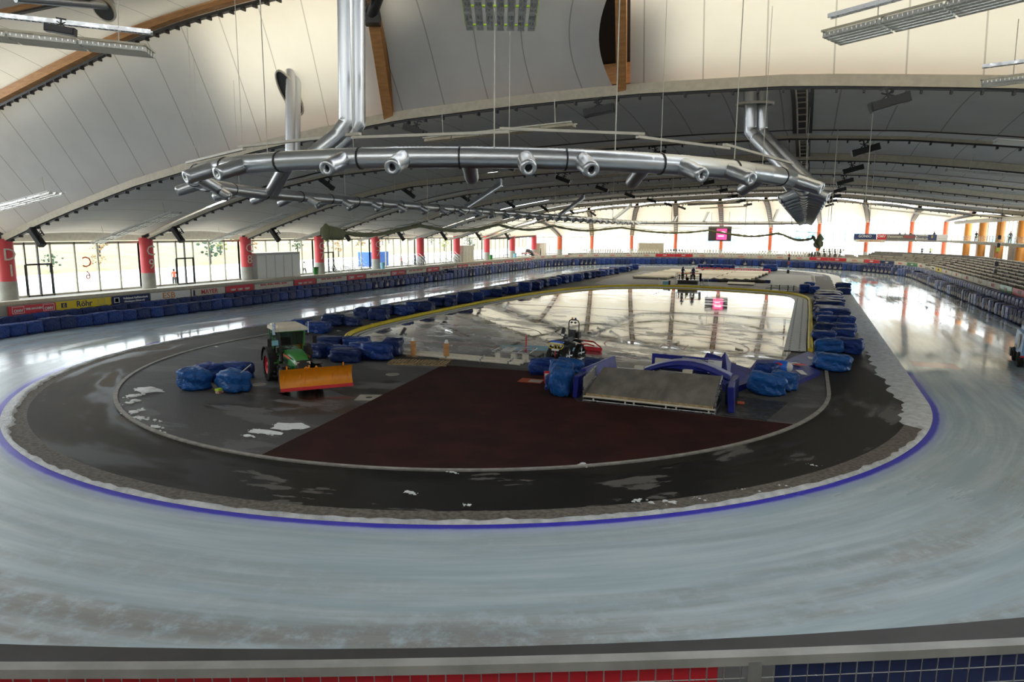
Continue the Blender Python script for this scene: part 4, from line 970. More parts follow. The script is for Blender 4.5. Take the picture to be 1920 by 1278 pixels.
for i in range(8):
    R, z = srow(i)
    for j in range(24):
        y = 42 + j * 3.65 + (i % 2) * 1.2 + (i * .35)
        if y > LY: continue
        part = 'nearest part' if y < 65 else 'middle part' if y < 90 else 'far part'
        o = link('bench', bme, None, 'pale plank bench, %s of the tribune, %s' % (rows[i], part), 'bench', 'tribune benches, %s, %s' % (rows[i], part), None, (R + .5, y, z), -pi / 2); nb += 1
        link('support', lgm, o)
for i in range(6):
    R, z = srow(i)
    for j in range(14 if i < 5 else 7):
        a = radians(3 + j * 4.6 + (i % 2) * 1.5)
        if i > 3 and a > radians(35): continue
        ob_ = link('bench', bme, None, 'pale plank bench in the %s where the tribune bends' % rows[i], 'bench', 'benches in the bend, ' + rows[i], None, ((R + .5) * cos(a), LY + (R + .5) * sin(a), z), a - pi / 2); nb += 1; link('support', lgm, ob_)
sm = MB(); sm.box((0, 0, .42), (.44, .42, .06), top=(1, 1)); sm.box((0, .2, .72), (.42, .05, .5), rx=-.12); sm.box((0, 0, .2), (.08, .3, .4)); smm = [sm.mesh('stadium_seat', m_) for m_ in ('white', 'cream', 'dark')]
fw = struct('floor_far_terrace', MB().add([(R * cos(t), LY + R * sin(t), z) for R, z in ((42.2, 1.9), (42.2, 2.5), (43.5, 2.5), (43.5, 2.95), (44.8, 2.95), (44.8, 2.3)) for t in [radians(40 + 110 * i / 40) for i in range(41)]], [[q * 41 + i, q * 41 + i + 1, (q + 1) * 41 + i + 1, (q + 1) * 41 + i] for q in range(5) for i in range(40)], False), 'conc')
for i, (R, z) in enumerate(((42.9, 2.5), (44.2, 2.95))):
    for j in range(86):
        a = 60 + j * .98
        if j % 14 in (12, 13) or (i and 20 < j < 34): continue
        dk = (i == 1 and a > 106 and a < 110) or a < 62
        a_r = radians(a)
        link('stadium_seat', smm[2 if dk else (0 if i == 0 else 1)], None, ('dark seat in the %s row of the far terrace' if dk else 'pale seat in the %s row of the far terrace') % ('front' if i == 0 else 'back'), 'seat', ('dark' if dk else 'pale') + ' far seats, row %s' % ('front' if i == 0 else 'back'), None, (R * cos(a_r), LY + R * sin(a_r), z), a_r - pi / 2)
for i in range(3):
    for j in range(8):
        a = radians(52 + j * .95); R = 43.2 + i * .9
        link('stadium_seat', smm[2 if (i + j) % 2 else 0], None, '%s seat in the small chequered block by the tribune end' % ('dark' if (i + j) % 2 else 'white'), 'seat', '%s seats of the chequered block' % ('dark' if (i + j) % 2 else 'white'), None, (R * cos(a), LY + R * sin(a), 2.8 + .5 * i), a - pi / 2)

# ------------------------------------------------------------------ gallery on the far right
GP = [(30.5, 157.4), (36, 154.6), (41, 151), (45.5, 146.2), (48.3, 139), (48.6, 120), (48.6, 100), (48.6, 78), (48.6, 60)]
g = MB()
for (x0, y0), (x1, y1) in zip(GP, GP[1:]):
    d = Vector((x1 - x0, y1 - y0, 0)).normalized(); o_ = Vector((-d.y, d.x, 0)); o_ = o_ if o_.dot(Vector((x0 - 10, y0 - 60, 0))) > 0 else -o_
    a, b = Vector((x0, y0, 6.75)), Vector((x1, y1, 6.75)); V = [a, b, b + o_ * 3, a + o_ * 3]; V += [v + Vector((0, 0, .45)) for v in V]
    g.add(V, [[0, 1, 2, 3], [4, 7, 6, 5], [0, 4, 5, 1], [2, 6, 7, 3], [1, 5, 6, 2], [0, 3, 7, 4]], False)
struct('floor_gallery', g, 'conc')
g = MB()
for (x0, y0), (x1, y1) in zip(GP[3:], GP[4:]):
    for z in (7.5, 7.75, 8.0, 8.25): g.cyl((x0, y0, z), (x1, y1, z), .035, n=6)
    n = int(hypot(x1 - x0, y1 - y0) / 2)
    for i in range(n): g.cyl((x0 + (x1 - x0) * i / n, y0 + (y1 - y0) * i / n, 7.1), (x0 + (x1 - x0) * i / n, y0 + (y1 - y0) * i / n, 8.25), .04, n=6)
g.build('gallery_railing', 'cream', label='pale bar railing along the gallery over the tribune', cat='railing')
GB = [(0, .0, .9, 'navy', 'GONSO', 'white', 'dark banner with white lettering at the left end of the gallery'), (0, .92, 1.6, 'red', 'OMV', 'white', 'red banner crossed by a column on the gallery'), (1, .3, 1.0, 'concd', 'Viessmann', 'cream', 'dark grey banner after the red one on the gallery'), (2, .0, .5, 'concd', 'Rathaus', 'red', 'grey banner with a red crest mark on the gallery'), (2, .52, 1.0, 'gray', 'Chiemgau', 'navy', 'light grey banner on the gallery, third from its right end'), (3, .0, .45, 'navy', 'III', 'yellow', 'dark banner with yellow and blue strokes on the gallery'), (3, .46, 1.0, 'white', '________', 'gray', 'pale lined banner where the gallery bends')]
for sgm, t0, t1, cc, t, tc, lab in GB:
    a, b = Vector((*GP[sgm], 0)), Vector((*GP[sgm + 1], 0)); p, q = a.lerp(b, t0), a.lerp(b, min(1.45, t1)) if t1 <= 1 else Vector((*GP[sgm + 1], 0)).lerp(Vector((*GP[sgm + 2], 0)), t1 - 1)
    if t1 > 1: q = a.lerp(b, 1.0); p = a.lerp(b, .92); q = Vector((*GP[1], 0)).lerp(Vector((*GP[2], 0)), .3)
    d = q - p; c = (p + q) / 2; o_ = Vector((d.y, -d.x, 0)).normalized() * .12
    board((c.x + o_.x, c.y + o_.y, 7.15), atan2(d.y, d.x), d.length, 1.35, cc, [('T', t, .9, 0, .75, tc)], lab)
board((GP[0][0] + 3.6, GP[0][1] - 2.1, 6.45), atan2(-2.8, 5.5), 7.2, .6, 'cream', [('T', 'MAX AICHER ARENA', .55, 0, .3, 'timber', 1.0)], 'pale lettered strip hanging below the dark gallery banner')
# gallery fascia, back wall and roof edge
mb = MB(); mb.box((49.2, 92, 11.0), (.5, 92, .55)); mb.box((50.5, 92, 11.35), (3.2, 92, .12)); struct('trim_gallery_fascia', mb, 'cream')
mb = MB()
for y in (64, 76, 90, 104, 118, 131): mb.box((53.5, y, 9.1), (.3, 4.5, 3.6)); mb.box((53.9, y + 6, 4.6), (.3, 5, 4.4))
struct('wall_gallery', mb, 'conc')
# ------------------------------------------------------------------ people
def person(name, loc, h, rz, pose, lab, top='navy', legs='black', hair='black', parts=(), sit=False, lean=0.0):
    """one continuous body grown over a jointed skeleton; clothing, hair are children"""
    k = h / 1.75
    e = None
    J = {'pelvis': (0, 0, .95), 'chest': (0, .02 + lean * .3, 1.32), 'neck': (0, .03 + lean * .5, 1.50), 'head': (0, .04 + lean * .6, 1.62), 'crown': (0, .04 + lean * .6, 1.72)}
    for s_, n_ in ((-1, 'l'), (1, 'r')):
        J['sh' + n_] = (s_ * .19, .02 + lean * .5, 1.42); J['el' + n_] = (s_ * .26, .02 + lean * .6 + (.12 if pose == 'lean' else 0), 1.15); J['wr' + n_] = (s_ * (.25 if pose != 'lean' else .14), (.10 if pose != 'lean' else .36) + lean * .6, .92 if pose != 'lean' else 1.12)
        J['ha' + n_] = (J['wr' + n_][0], J['wr' + n_][1] + .04, J['wr' + n_][2] - .08)
        J['hi' + n_] = (s_ * .10, 0, .9); st_ = .14 * s_ if pose == 'walk' else .02
        J['kn' + n_] = (s_ * .12, st_ + .03, .5); J['an' + n_] = (s_ * .13, st_ * 1.5 - .02, .09); J['to' + n_] = (s_ * .14, st_ * 1.5 + .14, .04)
    ks = list(J); ix = {q: i for i, q in enumerate(ks)}
    E = [('pelvis', 'chest'), ('chest', 'neck'), ('neck', 'head'), ('head', 'crown')]
    for n_ in 'lr': E += [('chest', 'sh' + n_), ('sh' + n_, 'el' + n_), ('el' + n_, 'wr' + n_), ('wr' + n_, 'ha' + n_), ('pelvis', 'hi' + n_), ('hi' + n_, 'kn' + n_), ('kn' + n_, 'an' + n_), ('an' + n_, 'to' + n_)]
    Rr = {'pelvis': .15, 'chest': .17, 'neck': .06, 'head': .10, 'crown': .085, 'sh': .075, 'el': .05, 'wr': .038, 'ha': .045, 'hi': .10, 'kn': .07, 'an': .05, 'to': .045}
    me = bpy.data.meshes.new('body'); me.from_pydata([tuple(c * k for c in J[q]) for q in ks], [(ix[a], ix[b]) for a, b in E], [])
    o = link(name, me, None, lab, 'person', None, None, loc, rz)
    bm = bmesh.new(); bm.from_mesh(me); ly = bm.verts.layers.skin.verify()
    for v, q in zip(bm.verts, ks):
        r = Rr.get(q) or Rr[q[:2]]; v[ly].radius = (r * k, r * k * (.75 if q in ('pelvis', 'chest') else 1)); v[ly].use_root = q == 'pelvis'
    bm.to_mesh(me); bm.free()
    o.modifiers.new('skin', 'SKIN').use_smooth_shade = True; o.modifiers.new('sub', 'SUBSURF').levels = 1; o.modifiers['sub'].render_levels = 1
    me.materials.append(M[top])
    hd = Vector(J['head']) * k
    MB().ball(hd + Vector((0, .02 * k, .0)), .112 * k, 10, (1, 1.05, 1.2)).build('face', 'skin', o)
    MB().ball(hd + Vector((0, -.015 * k, .045 * k)), .12 * k, 10, (1, 1.1, 1.05)).build('hair', hair, o)
    lgm_ = MB()
    for n_ in 'lr':
        lgm_.tube([Vector(J['hi' + n_]) * k, Vector(J['kn' + n_]) * k, Vector(J['an' + n_]) * k], [.115 * k, .088 * k, .066 * k], 8)
    lgm_.build('trousers', legs, o)
    return o
# ------------------------------------------------------------------ tractor with snow plow
def wheel(parent, c, R, wd, rimr, lab=None, lugs=18, side=1, nm='wheel'):
    e = link(nm, None, parent, loc=c); a = (0, 1, 0)
    t = MB(); h = wd / 2
    t.lathe([(rimr, -h), (R * .86, -h), (R * .95, -h * .88), (R * .97, -h * .5), (R * .97, h * .5), (R * .95, h * .88), (R * .86, h), (rimr, h)], axis=a, n=30)
    for i in range(lugs):
        for s_ in (-1, 1):
            an = 2 * pi * (i + (.5 if s_ > 0 else 0)) / lugs
            t.box((cos(an) * R * .97, s_ * h * .48, sin(an) * R * .97), (R * .07, h * .95, R * .10), ry=-an + 0, rx=0)
    t.build('tyre', 'rubber', e)
    r = MB(); r.lathe([(rimr + .01, -h * .8), (rimr - .03, -h * .75), (rimr * .82, -h * .2 * 1), (rimr * .35, -h * .1), (0.02, -h * .1)], axis=a, n=24); r.lathe([(rimr + .01, h * .8), (rimr - .03, h * .75), (rimr * .82, h * .25), (rimr * .35, h * .35), (.02, h * .35)], axis=a, n=24)
    r.build('rim', 'red', e)
    hb = MB(); hb.lathe([(.16 * R * 1.2, side * h * .3), (.16 * R * 1.2, side * h * .7), (.02, side * h * .75)], axis=a, n=12)
    for i in range(8): hb.cyl((cos(i * pi / 4) * rimr * .55, side * h * .25, sin(i * pi / 4) * rimr * .55), (cos(i * pi / 4) * rimr * .55, side * h * .42, sin(i * pi / 4) * rimr * .55), .025, n=6)
    hb.build('hub', 'red', e)
    return e
T = empty('tractor', (-7.9, -9.65, 0), 'green tractor with cream cab roof and red wheel rims parked on the tarmac', 'tractor', rz=radians(-35), sc=1.2)
for s_ in (-1, 1):
    wheel(T, (0, s_ * .80, .78), .78, .46, .46, side=s_)
    wheel(T, (2.35, s_ * .74, .55), .55, .34, .30, lugs=15, side=s_)
    f = MB(); n = 10; P = [(cos(a) * .88, sin(a) * .86 + .80) for a in [pi * (.97 - .80 * i / n) for i in range(n + 1)]]
    for i in range(n):
        (x0, z0), (x1, z1) = P[i], P[i + 1]; y0, y1 = s_ * .56, s_ * 1.06
        f.add([(x0, y0, z0), (x1, y0, z1), (x1, y1, z1), (x0, y1, z0), (x0, y0, z0 + .05), (x1, y0, z1 + .05), (x1, y1, z1 + .05), (x0, y1, z0 + .05)], [[0, 1, 2, 3], [4, 7, 6, 5], [0, 4, 5, 1], [3, 2, 6, 7], [1, 5, 6, 2], [0, 3, 7, 4]], False)
    f.build('mudguard', 'black', T)
    f = MB(); f.prism([(-.55, 0), (.75, 0), (.62, .25), (.30, .62), (-.35, .70), (-.6, .5)], 0, .1)
    f.v = [(x, s_ * (.56 + z * 2.4), y + .95) for x, y, z in f.v]; f.build('fender', 'green', T)
    MB().box((2.35, s_ * .74, 1.14), (.75, .36, .04)).box((2.0, s_ * .74, 1.02), (.05, .36, .26), ry=.5).build('mudguard', 'black', T)
# chassis and engine
c = MB(); c.box((1.2, 0, .72), (2.9, .42, .42)); c.box((2.4, 0, .55), (.24, 1.25, .2)); c.box((0, 0, .78), (.5, 1.3, .34)); c.box((.95, -.52, .62), (.8, .38, .42)); c.box((.95, .52, .62), (.8, .38, .42))
for z in (.38, .62): c.box((.9, -.78, z), (.45, .2, .04)); c.box((.9, .78, z), (.45, .2, .04))
c.build('chassis', 'dark', T)
hd = MB()      # curved bonnet
pr = [(.95, 1.62, .46), (1.4, 1.66, .45), (1.9, 1.62, .43), (2.4, 1.52, .40), (2.75, 1.38, .36), (2.95, 1.14, .30), (3.0, .92, .27)]
def hood(i, j):
    x, zt, hw = pr[i]; zb = .92; t = j / 8 * 2 - 1
    return (x, hw * (1 if abs(t) > .999 else (abs(t) ** .35) * 1) * (1 if t > 0 else -1) * (1.0 if abs(t) < 1 else 1.02), zt - (zt - zb) * max(0, abs(t) - .55) / .45 * 1 - .05 * abs(t))
V = [hood(i, j) for i in range(7) for j in range(9)]
hd.add(V, [[i * 9 + j, (i + 1) * 9 + j, (i + 1) * 9 + j + 1, i * 9 + j + 1] for i in range(4) for j in range(8)], True); hd.build('bonnet', 'green', T)
nb_ = MB(); nb_.add(V, [[i * 9 + j, (i + 1) * 9 + j, (i + 1) * 9 + j + 1, i * 9 + j + 1] for i in range(4, 6) for j in range(8)] + [[54 + j for j in range(9)]], True); nb_.build('grille', 'black', T)
for s_ in (-1, 1):
    MB().box((2.78, s_ * .25, 1.25), (.1, .16, .12)).build('headlight', 'lamp', T)
    MB().box((1.7, s_ * .455, 1.42), (1.2, .015, .10)).build('side_stripe', 'salmon', T)
    MB().box((1.45, s_ * .46, 1.18), (.5, .015, .22)).build('side_grille', 'black', T)
# cab: pillars, glass, roof
def bar(mb, a, b, r): mb.cyl(a, b, r, n=6)
cb = MB()
for s_ in (-1, 1):
    P4 = [(-.55, s_ * .62, 1.5), (-.62, s_ * .66, 2.5), (.35, s_ * .70, 2.52), (.98, s_ * .60, 2.48), (.95, s_ * .52, 1.55), (.35, s_ * .74, 1.0)]
    for a, b in ((0, 1), (1, 2), (2, 3), (3, 4), (4, 5), (5, 2), (5, 0)): bar(cb, P4[a], P4[b], .045)
bar(cb, (-.62, -.66, 2.5), (-.62, .66, 2.5), .045); bar(cb, (.98, -.6, 2.48), (.98, .6, 2.48), .045); bar(cb, (.95, -.52, 1.55), (.95, .52, 1.55), .045)
cb.build('cab_frame', 'green', T)
cabglass = bpy.data.materials.new('cab glass'); _g = G(cabglass); _t = _g.N.new('ShaderNodeBsdfTransparent'); _t.inputs[0].default_value = (.35, .5, .42, 1); _l = _g.N.new('ShaderNodeBsdfGlossy'); _l.inputs['Roughness'].default_value = .03
_m = _g.N.new('ShaderNodeMixShader'); _m.inputs[0].default_value = .18; _g.L.new(_t.outputs[0], _m.inputs[1]); _g.L.new(_l.outputs[0], _m.inputs[2]); _g.L.new(_m.outputs[0], _g.N['Material Output'].inputs[0])
MB().quad((.97, -.56, 1.58), (.97, .56, 1.58), (.99, .6, 2.44), (.99, -.6, 2.44)).build('windscreen', cabglass, T)
for s_ in (-1, 1): MB().add([(.9, s_ * .56, 1.56), (.95, s_ * .61, 2.46), (-.58, s_ * .67, 2.46), (-.52, s_ * .64, 1.55), (.35, s_ * .73, 1.05)], [[0, 1, 2, 3, 4]]).build('side_window', cabglass, T)
MB().quad((-.56, -.62, 1.55), (-.56, .62, 1.55), (-.6, .64, 2.46), (-.6, -.64, 2.46)).build('rear_window', cabglass, T)
rf = MB(); rf.box((.2, 0, 2.58), (1.75, 1.5, .16), top=(.97, .96)); rf.box((.2, 0, 2.70), (1.6, 1.34, .10), top=(.88, .85)); rf.build('cab_roof', 'cream', T)
for s_ in (-1, 1): MB().box((1.08, s_ * .5, 2.56), (.05, .2, .09)).build('work_light', 'lamp', T)
se = MB(); se.box((-.05, 0, 1.35), (.5, .52, .14)); se.box((-.3, 0, 1.7), (.14, .5, .62), ry=-.15); se.build('driver_seat', 'black', T)
sw = MB(); sw.tube([(.55 + .19 * cos(a) * .9, .19 * sin(a), 1.72 + .19 * cos(a) * .45) for a in [i * pi / 8 for i in range(16)]], .02, 6, closed=True); sw.cyl((.55, 0, 1.72), (.75, 0, 1.35), .03, n=6); sw.build('steering_wheel', 'black', T)
ds = MB(); ds.box((.78, 0, 1.42), (.25, .7, .3)); ds.build('dashboard', 'black', T)
for s_ in (-1, 1):
    m_ = MB(); m_.tube([(.98, s_ * .62, 2.3), (1.08, s_ * .95, 2.32), (1.08, s_ * 1.05, 2.2)], .02, 6); m_.box((1.09, s_ * 1.05, 2.02), (.05, .18, .36)); m_.build('mirror', 'black', T)
    fl = MB(); fl.cyl((1.0, s_ * .74, 2.2), (1.0, s_ * .74, 2.95), .012, n=5)
    fp = link('flag', fl.mesh('flag', 'dark'), T)
    c_ = MB()
    c_.grid(lambda u, v: (1.0 - .10 * u + .03 * sin(v * 6), s_ * (.75 + .12 * u + .02 * sin(u * 5)), 2.9 - .55 * v), 4, 6); cc = c_.build('cloth', mat('bavarian flag', (.85, .88, .9), .7, col2=(.15, .4, .75), scale=9), fp)
ex = MB(); ex.tube([(1.05, -.5, 1.1), (1.05, -.56, 1.6), (1.02, -.6, 2.45), (1.0, -.6, 2.62)], [.07, .07, .045, .045], 8); ex.build('exhaust', 'dark', T)
MB().box((1.02, -.78, 1.98), (.03, .34, .24)).build('sign_plate', 'teal', T)
for s_ in (-1, 1):
    MB().box((.9, s_ * .62, 1.62), (.25, .2, .26)).build('tool_box', 'black', T)
# plow linkage (orange) and blade
ln = MB()
for s_ in (-.28, .28):
    ln.tube([(3.0, s_, .55), (3.25, s_, .62), (3.32, s_ + .1, 1.0), (3.42, s_ * .8 + .2, 1.16), (3.52, s_ * .6 + .25, 1.1), (3.58, s_ * .5 + .3, .7)], .05, 8)
ln.box((3.1, 0, .55), (.25, .8, .4)); ln.cyl((3.1, -.2, .75), (3.5, -.35, .75), .04, n=8); ln.cyl((3.1, .2, .6), (3.5, .45, .6), .05, n=8); ln.box((3.48, .2, .5), (.18, 1.0, .12))
ln.build('plow_linkage', 'orange', T)
bl = MB(); n = 12
prof = [(-.04 + .30 * (1 - sin(pi * (.12 + .76 * i / n))), i / n * .86 + .10) for i in range(n + 1)]
def bladev(y, off): return [(x + off, y, z) for x, z in prof]
Wb = 1.58; V = bladev(-Wb, .0) + bladev(Wb, 0) + bladev(Wb, -.03) + bladev(-Wb, -.03); m = n + 1
bl.add(V, [[q * m + i, ((q + 1) % 4) * m + i, ((q + 1) % 4) * m + i + 1, q * m + i + 1] for q in range(4) for i in range(n)], True); B_ = None
be = link('plow_blade', None, T, loc=(3.72, .33, .24), rz=-.11)
bl.build('moldboard', 'orange', be)
MB().box((.19, 0, .06), (.05, Wb * 2, .15), ry=-.5).build('cutting_edge', 'red', be)
rbx = MB()
for y in (-1.4, -.7, 0, .7, 1.4): rbx.box((-.10, y, .5), (.16, .04, .7))
rbx.box((-.12, 0, .3), (.1, 3.0, .1)); rbx.box((-.12, 0, .7), (.1, 3.0, .1)); rbx.build('rib', 'orange', be)
sm_ = MB()
for y in (-.52, .95): sm_.box((.015, y, .52), (.012, .012, .8))
for y, z in ((1.2, 1.02), (-1.25, 1.02), (-.3, 1.0)): sm_.cyl((-.05, y, .9), (-.05, y, z + .05), .035, n=6)
sm_.build('marker_peg', 'orange', be)

# ------------------------------------------------------------------ tracked quad bike
A = empty('quad_bike', (4.62, 4.35, 0), 'black quad bike on rubber tracks with yellow bumper standing on the wet rink', 'quad bike', rz=radians(-103), sc=1.16)
def track(c):
    e = link('track_unit', None, A, loc=c); P = [(-.52, .12), (-.45, .03), (.45, .03), (.52, .12), (.48, .26), (.12, .66), (0, .70), (-.12, .66), (-.48, .26)]
    t = MB(); Pi = [(x * .82, .36 + (z - .36) * .80) for x, z in P]; n = len(P)
    for w0, w1 in ((-.15, .15),):
        V = [(x, y, z) for y in (w0, w1) for x, z in P] + [(x, y, z) for y in (w0, w1) for x, z in Pi]
        t.add(V, [[i, (i + 1) % n, (i + 1) % n + n, i + n] for i in range(n)] + [[2 * n + i, 3 * n + i, 3 * n + (i + 1) % n, 2 * n + (i + 1) % n] for i in range(n)] + [[i, 2 * n + i, 2 * n + (i + 1) % n, (i + 1) % n] for i in range(n)] + [[n + i, n + (i + 1) % n, 3 * n + (i + 1) % n, 3 * n + i] for i in range(n)], False)
    for (x0, z0), (x1, z1) in zip(P, P[1:] + P[:1]):
        d = hypot(x1 - x0, z1 - z0); k = max(1, int(d / .11)); 
        for i in range(k):
            f = (i + .5) / k; t.box((x0 + (x1 - x0) * f, 0, z0 + (z1 - z0) * f), (.045, .31, .06), ry=-atan2(z1 - z0, x1 - x0))
    t.build('rubber_track', 'rubber', e)
    w_ = MB()
    for x, z, r in ((-.36, .17, .11), (0, .14, .09), (.36, .17, .11), (0, .46, .15)): w_.cyl((x, -.13, z), (x, .13, z), r, n=14)
    w_.build('road_wheel', 'black', e)
    s = MB(); s.box((0, 0, .3), (.08, .28, .4)); s.box((0, 0, .2), (.7, .28, .06)); s.build('carrier', 'steel', e)
for x in (.75, -.65):
    for y in (-.52, .52): track((x, y, 0))
b = MB(); b.box((.05, 0, .62), (1.5, .42, .28)); b.box((.05, 0, .45), (1.1, .3, .2)); b.build('chassis', 'black', A)
b = MB(); b.box((.75, 0, 1.0), (.62, .62, .20), top=(.8, .8)); b.box((.35, 0, .98), (.6, .4, .26), top=(.8, .7)); b.box((-.35, 0, .95), (.8, .44, .14), top=(.95, .85)); b.build('body', 'black', A)
for s_ in (-1, 1):
    m_ = MB(); m_.grid(lambda u, v: (.35 + .85 * u, s_ * (.25 + .48 * v), .98 + .10 * sin(pi * u) - .12 * v * v), 6, 4); m_.build('fender', 'black', A)
    m_ = MB(); m_.grid(lambda u, v: (-1.05 + .75 * u, s_ * (.22 + .5 * v), .92 + .08 * sin(pi * u) - .1 * v * v), 6, 4); m_.build('fender', 'black', A)
MB().box((1.08, 0, 1.02), (.16, .92, .09), top=(.8, .95)).build('front_panel', mat('vivid blue', (.02, .12, .6), .35), A)
MB().box((1.14, 0, .95), (.10, .86, .05)).build('front_stripe', 'white', A)
y_ = MB()
for s_ in (-1, 1):
    y_.tube([(1.22, s_ * .14, .60), (1.26, s_ * .42, .66), (1.24, s_ * .52, .80), (1.18, s_ * .48, .92), (1.2, s_ * .2, .90), (1.25, s_ * .10, .72), (1.22, s_ * .14, .60)], .028, 7)
y_.tube([(1.24, -.16, .60), (1.24, .16, .60)], .028, 7); y_.tube([(1.22, -.2, .9), (1.22, .2, .9)], .024, 7); y_.build('bumper', 'yellow', A)
MB().box((1.3, 0, .57), (.02, .5, .12)).build('number_plate', 'white', A)
for s_ in (-1, 1): MB().cyl((1.12, s_ * .28, .8), (1.17, s_ * .28, .8), .08, n=12).build('headlight', 'lamp', A)
h_ = MB(); h_.cyl((.45, 0, 1.05), (.3, 0, 1.32), .035, n=8); h_.tube([(.3, -.42, 1.34), (.34, -.15, 1.34), (.34, .15, 1.34), (.3, .42, 1.34)], .02, 7); h_.box((.36, 0, 1.32), (.22, .24, .12)); h_.build('handlebar', 'black', A)
MB().box((.48, 0, 1.36), (.03, .2, .12), ry=-.4).build('instrument', 'white', A)
for s_ in (-1, 1): 
    m_ = MB(); m_.cyl((.3, s_ * .4, 1.34), (.42, s_ * .52, 1.48), .012, n=5); m_.ball((.42, s_ * .54, 1.5), .07, 8, (.4, 1, .7)); m_.build('mirror', 'black', A)
s_ = MB(); s_.box((-.2, 0, 1.10), (.75, .34, .16), top=(.95, .8)); s_.box((-.62, 0, 1.34), (.14, .42, .42), ry=-.15); s_.box((-.95, 0, 1.2), (.4, .62, .35)); s_.build('seat', 'black', A)
r_ = MB(); r_.tube([(-.78, -.36, .95), (-.80, -.36, 1.95), (-.8, -.30, 2.08), (-.8, -.18, 2.14), (-.8, .18, 2.14), (-.8, .30, 2.08), (-.80, .36, 1.95), (-.78, .36, .95)], .035, 8); r_.build('roll_bar', 'black', A)
for yy in (-.12, .14): MB().cyl((-.76, yy, 1.98), (-.68, yy, 1.98), .06, n=10).build('work_light', 'black', A)
MB().cyl((-.8, -.12, 2.17), (-.8, -.12, 2.27), .055, n=10).build('orange_beacon', 'orange', A); MB().cyl((-.8, .1, 2.17), (-.8, .1, 2.27), .055, n=10).build('blue_beacon', 'mat', A)
rd = MB(); rd.tube([(.2, -.2, 1.25), (.05, -.22, 1.6), (.0, -.2, 1.72)], [.12, .13, .1], 9); rd.build('cover_bag', 'black', A)
wr = MB(); wr.tube([(1.25, 0, .5), (1.3, 0, .25), (1.3, 0, .12)], .02, 6); wr.box((1.28, 0, .36), (.05, .05, .2)); wr.build('winch_hook', 'red', A)
im = link('towed_scraper', None, A, loc=(-1.25, .25, 0))
m_ = MB(); m_.tube([(0, 0, .6), (-.6, .1, .55), (-1.3, .2, .35)], .05, 6); m_.tube([(-.5, -.5, .75), (-.5, .6, .75)], .05, 6); m_.tube([(-.5, -.5, .75), (-1.3, -.55, .3)], .04, 6); m_.tube([(-.5, .6, .75), (-1.3, .7, .3)], .04, 6); m_.build('linkage', 'red', im)
m_ = MB(); m_.box((-1.35, .1, .18), (.1, 1.3, .16)); m_.cyl((-1.25, -.6, .08), (-1.25, .75, .08), .07, n=10); m_.build('blade', 'red', im)

# ------------------------------------------------------------------ ice resurfacer cut by the right edge
Zm = empty('ice_resurfacer', (34.35, 14.6, 0), 'light blue ice resurfacer with round emblem, cut by the right picture edge', 'ice resurfacer', rz=radians(-97), sc=1.1)
b = MB(); b.box((0, 0, 1.35), (3.4, 2.0, 1.3), top=(.97, .95)); b.box((-1.0, 0, 2.1), (1.1, 1.5, .35)); b.build('snow_tank', mat('resurfacer blue', (.12, .28, .55), .4, col2=(.22, .42, .68), scale=1), Zm)
b = MB(); b.box((0, 0, .6), (3.6, 1.7, .35)); b.box((-2.1, 0, .45), (.7, 2.3, .5)); b.build('chassis', 'dark', Zm)
for x in (1.1, -1.1):
    for s in (-1, 1):
        w_ = MB(); w_.lathe([(.2, -.15), (.42, -.15), (.45, -.08), (.45, .08), (.42, .15), (.2, .15)], (x, s * .95, .45), (0, 1, 0), 20); w_.build('wheel', 'rubber', Zm)
for s in (-1, 1):
    MB().cyl((.3, s * 1.0, 1.45), (.3, s * 1.02, 1.45), .45, n=24).build('emblem', 'cream', Zm)
    MB().box((-.9, s * 1.0, 1.0), (.9, .03, .22)).build('stripe', 'cream', Zm)
MB().cyl((1.73, -.35, 1.55), (1.76, -.35, 1.55), .42, n=24).build('emblem', 'cream', Zm); MB().box((1.74, -.3, .9), (.03, .9, .2)).build('stripe', 'cream', Zm)
MB().box((1.78, 0, .7), (.08, 2.1, .1)).build('bumper', 'red', Zm)
b = MB(); b.box((-1.7, 0, 2.0), (.5, .5, .12)); b.box((-1.95, 0, 2.3), (.1, .5, .5)); b.build('seat', 'black', Zm)
# ------------------------------------------------------------------ rink edge
def crom(P, n=6):
    P = [Vector((p[0], p[1], 0)) for p in P]; out = []
    for i in range(len(P) - 1):
        a, b, c, d = P[max(0, i - 1)], P[i], P[i + 1], P[min(len(P) - 1, i + 2)]
        for k in range(n):
            t = k / n; out.append(.5 * ((2 * b) + (c - a) * t + (2 * a - 5 * b + 4 * c - d) * t * t + (3 * b - a - 3 * c + d) * t ** 3))
    return out + [P[-1]]
HO = crom([(-11.3, 1.2), (-13.2, 3.0), (-15.2, 7.2), (-16.0, 14.5), (-16.05, 26.5), (-15.5, 38), (-14.3, 48.5), (-12.0, 57.5), (-8.0, 64.8), (-2.5, 68.4), (3.7, 69.3), (9.5, 68.2), (14.4, 66.4), (18.2, 63.3), (20.2, 57.5), (20.45, 48), (20.45, 34), (20.4, 20), (20.4, 13.2)])
def offs(P, d):
    out = []
    for i in range(len(P)):
        t = (P[min(i + 1, len(P) - 1)] - P[max(i - 1, 0)]).normalized(); out.append(P[i] + Vector((t.y, -t.x, 0)) * d)
    return out
front = [Vector(p) for p in ((18.3, 4.2, 0), (16.6, 2.3, 0), (14.5, 1.7, 0), (3, 1.3, 0), (-7.5, 1.3, 0), (-9.6, 1.6, 0))]
o = bpy.data.objects.get('floor_rink'); me = MB().poly([(p.x, p.y) for p in offs(HO, 1.25) + front], .02).mesh('rink', 'rink'); o.data = me
for nm in ('trim_rink_border', 'trim_rink_kerb'):
    o = bpy.data.objects.get(nm); bpy.data.objects.remove(o)
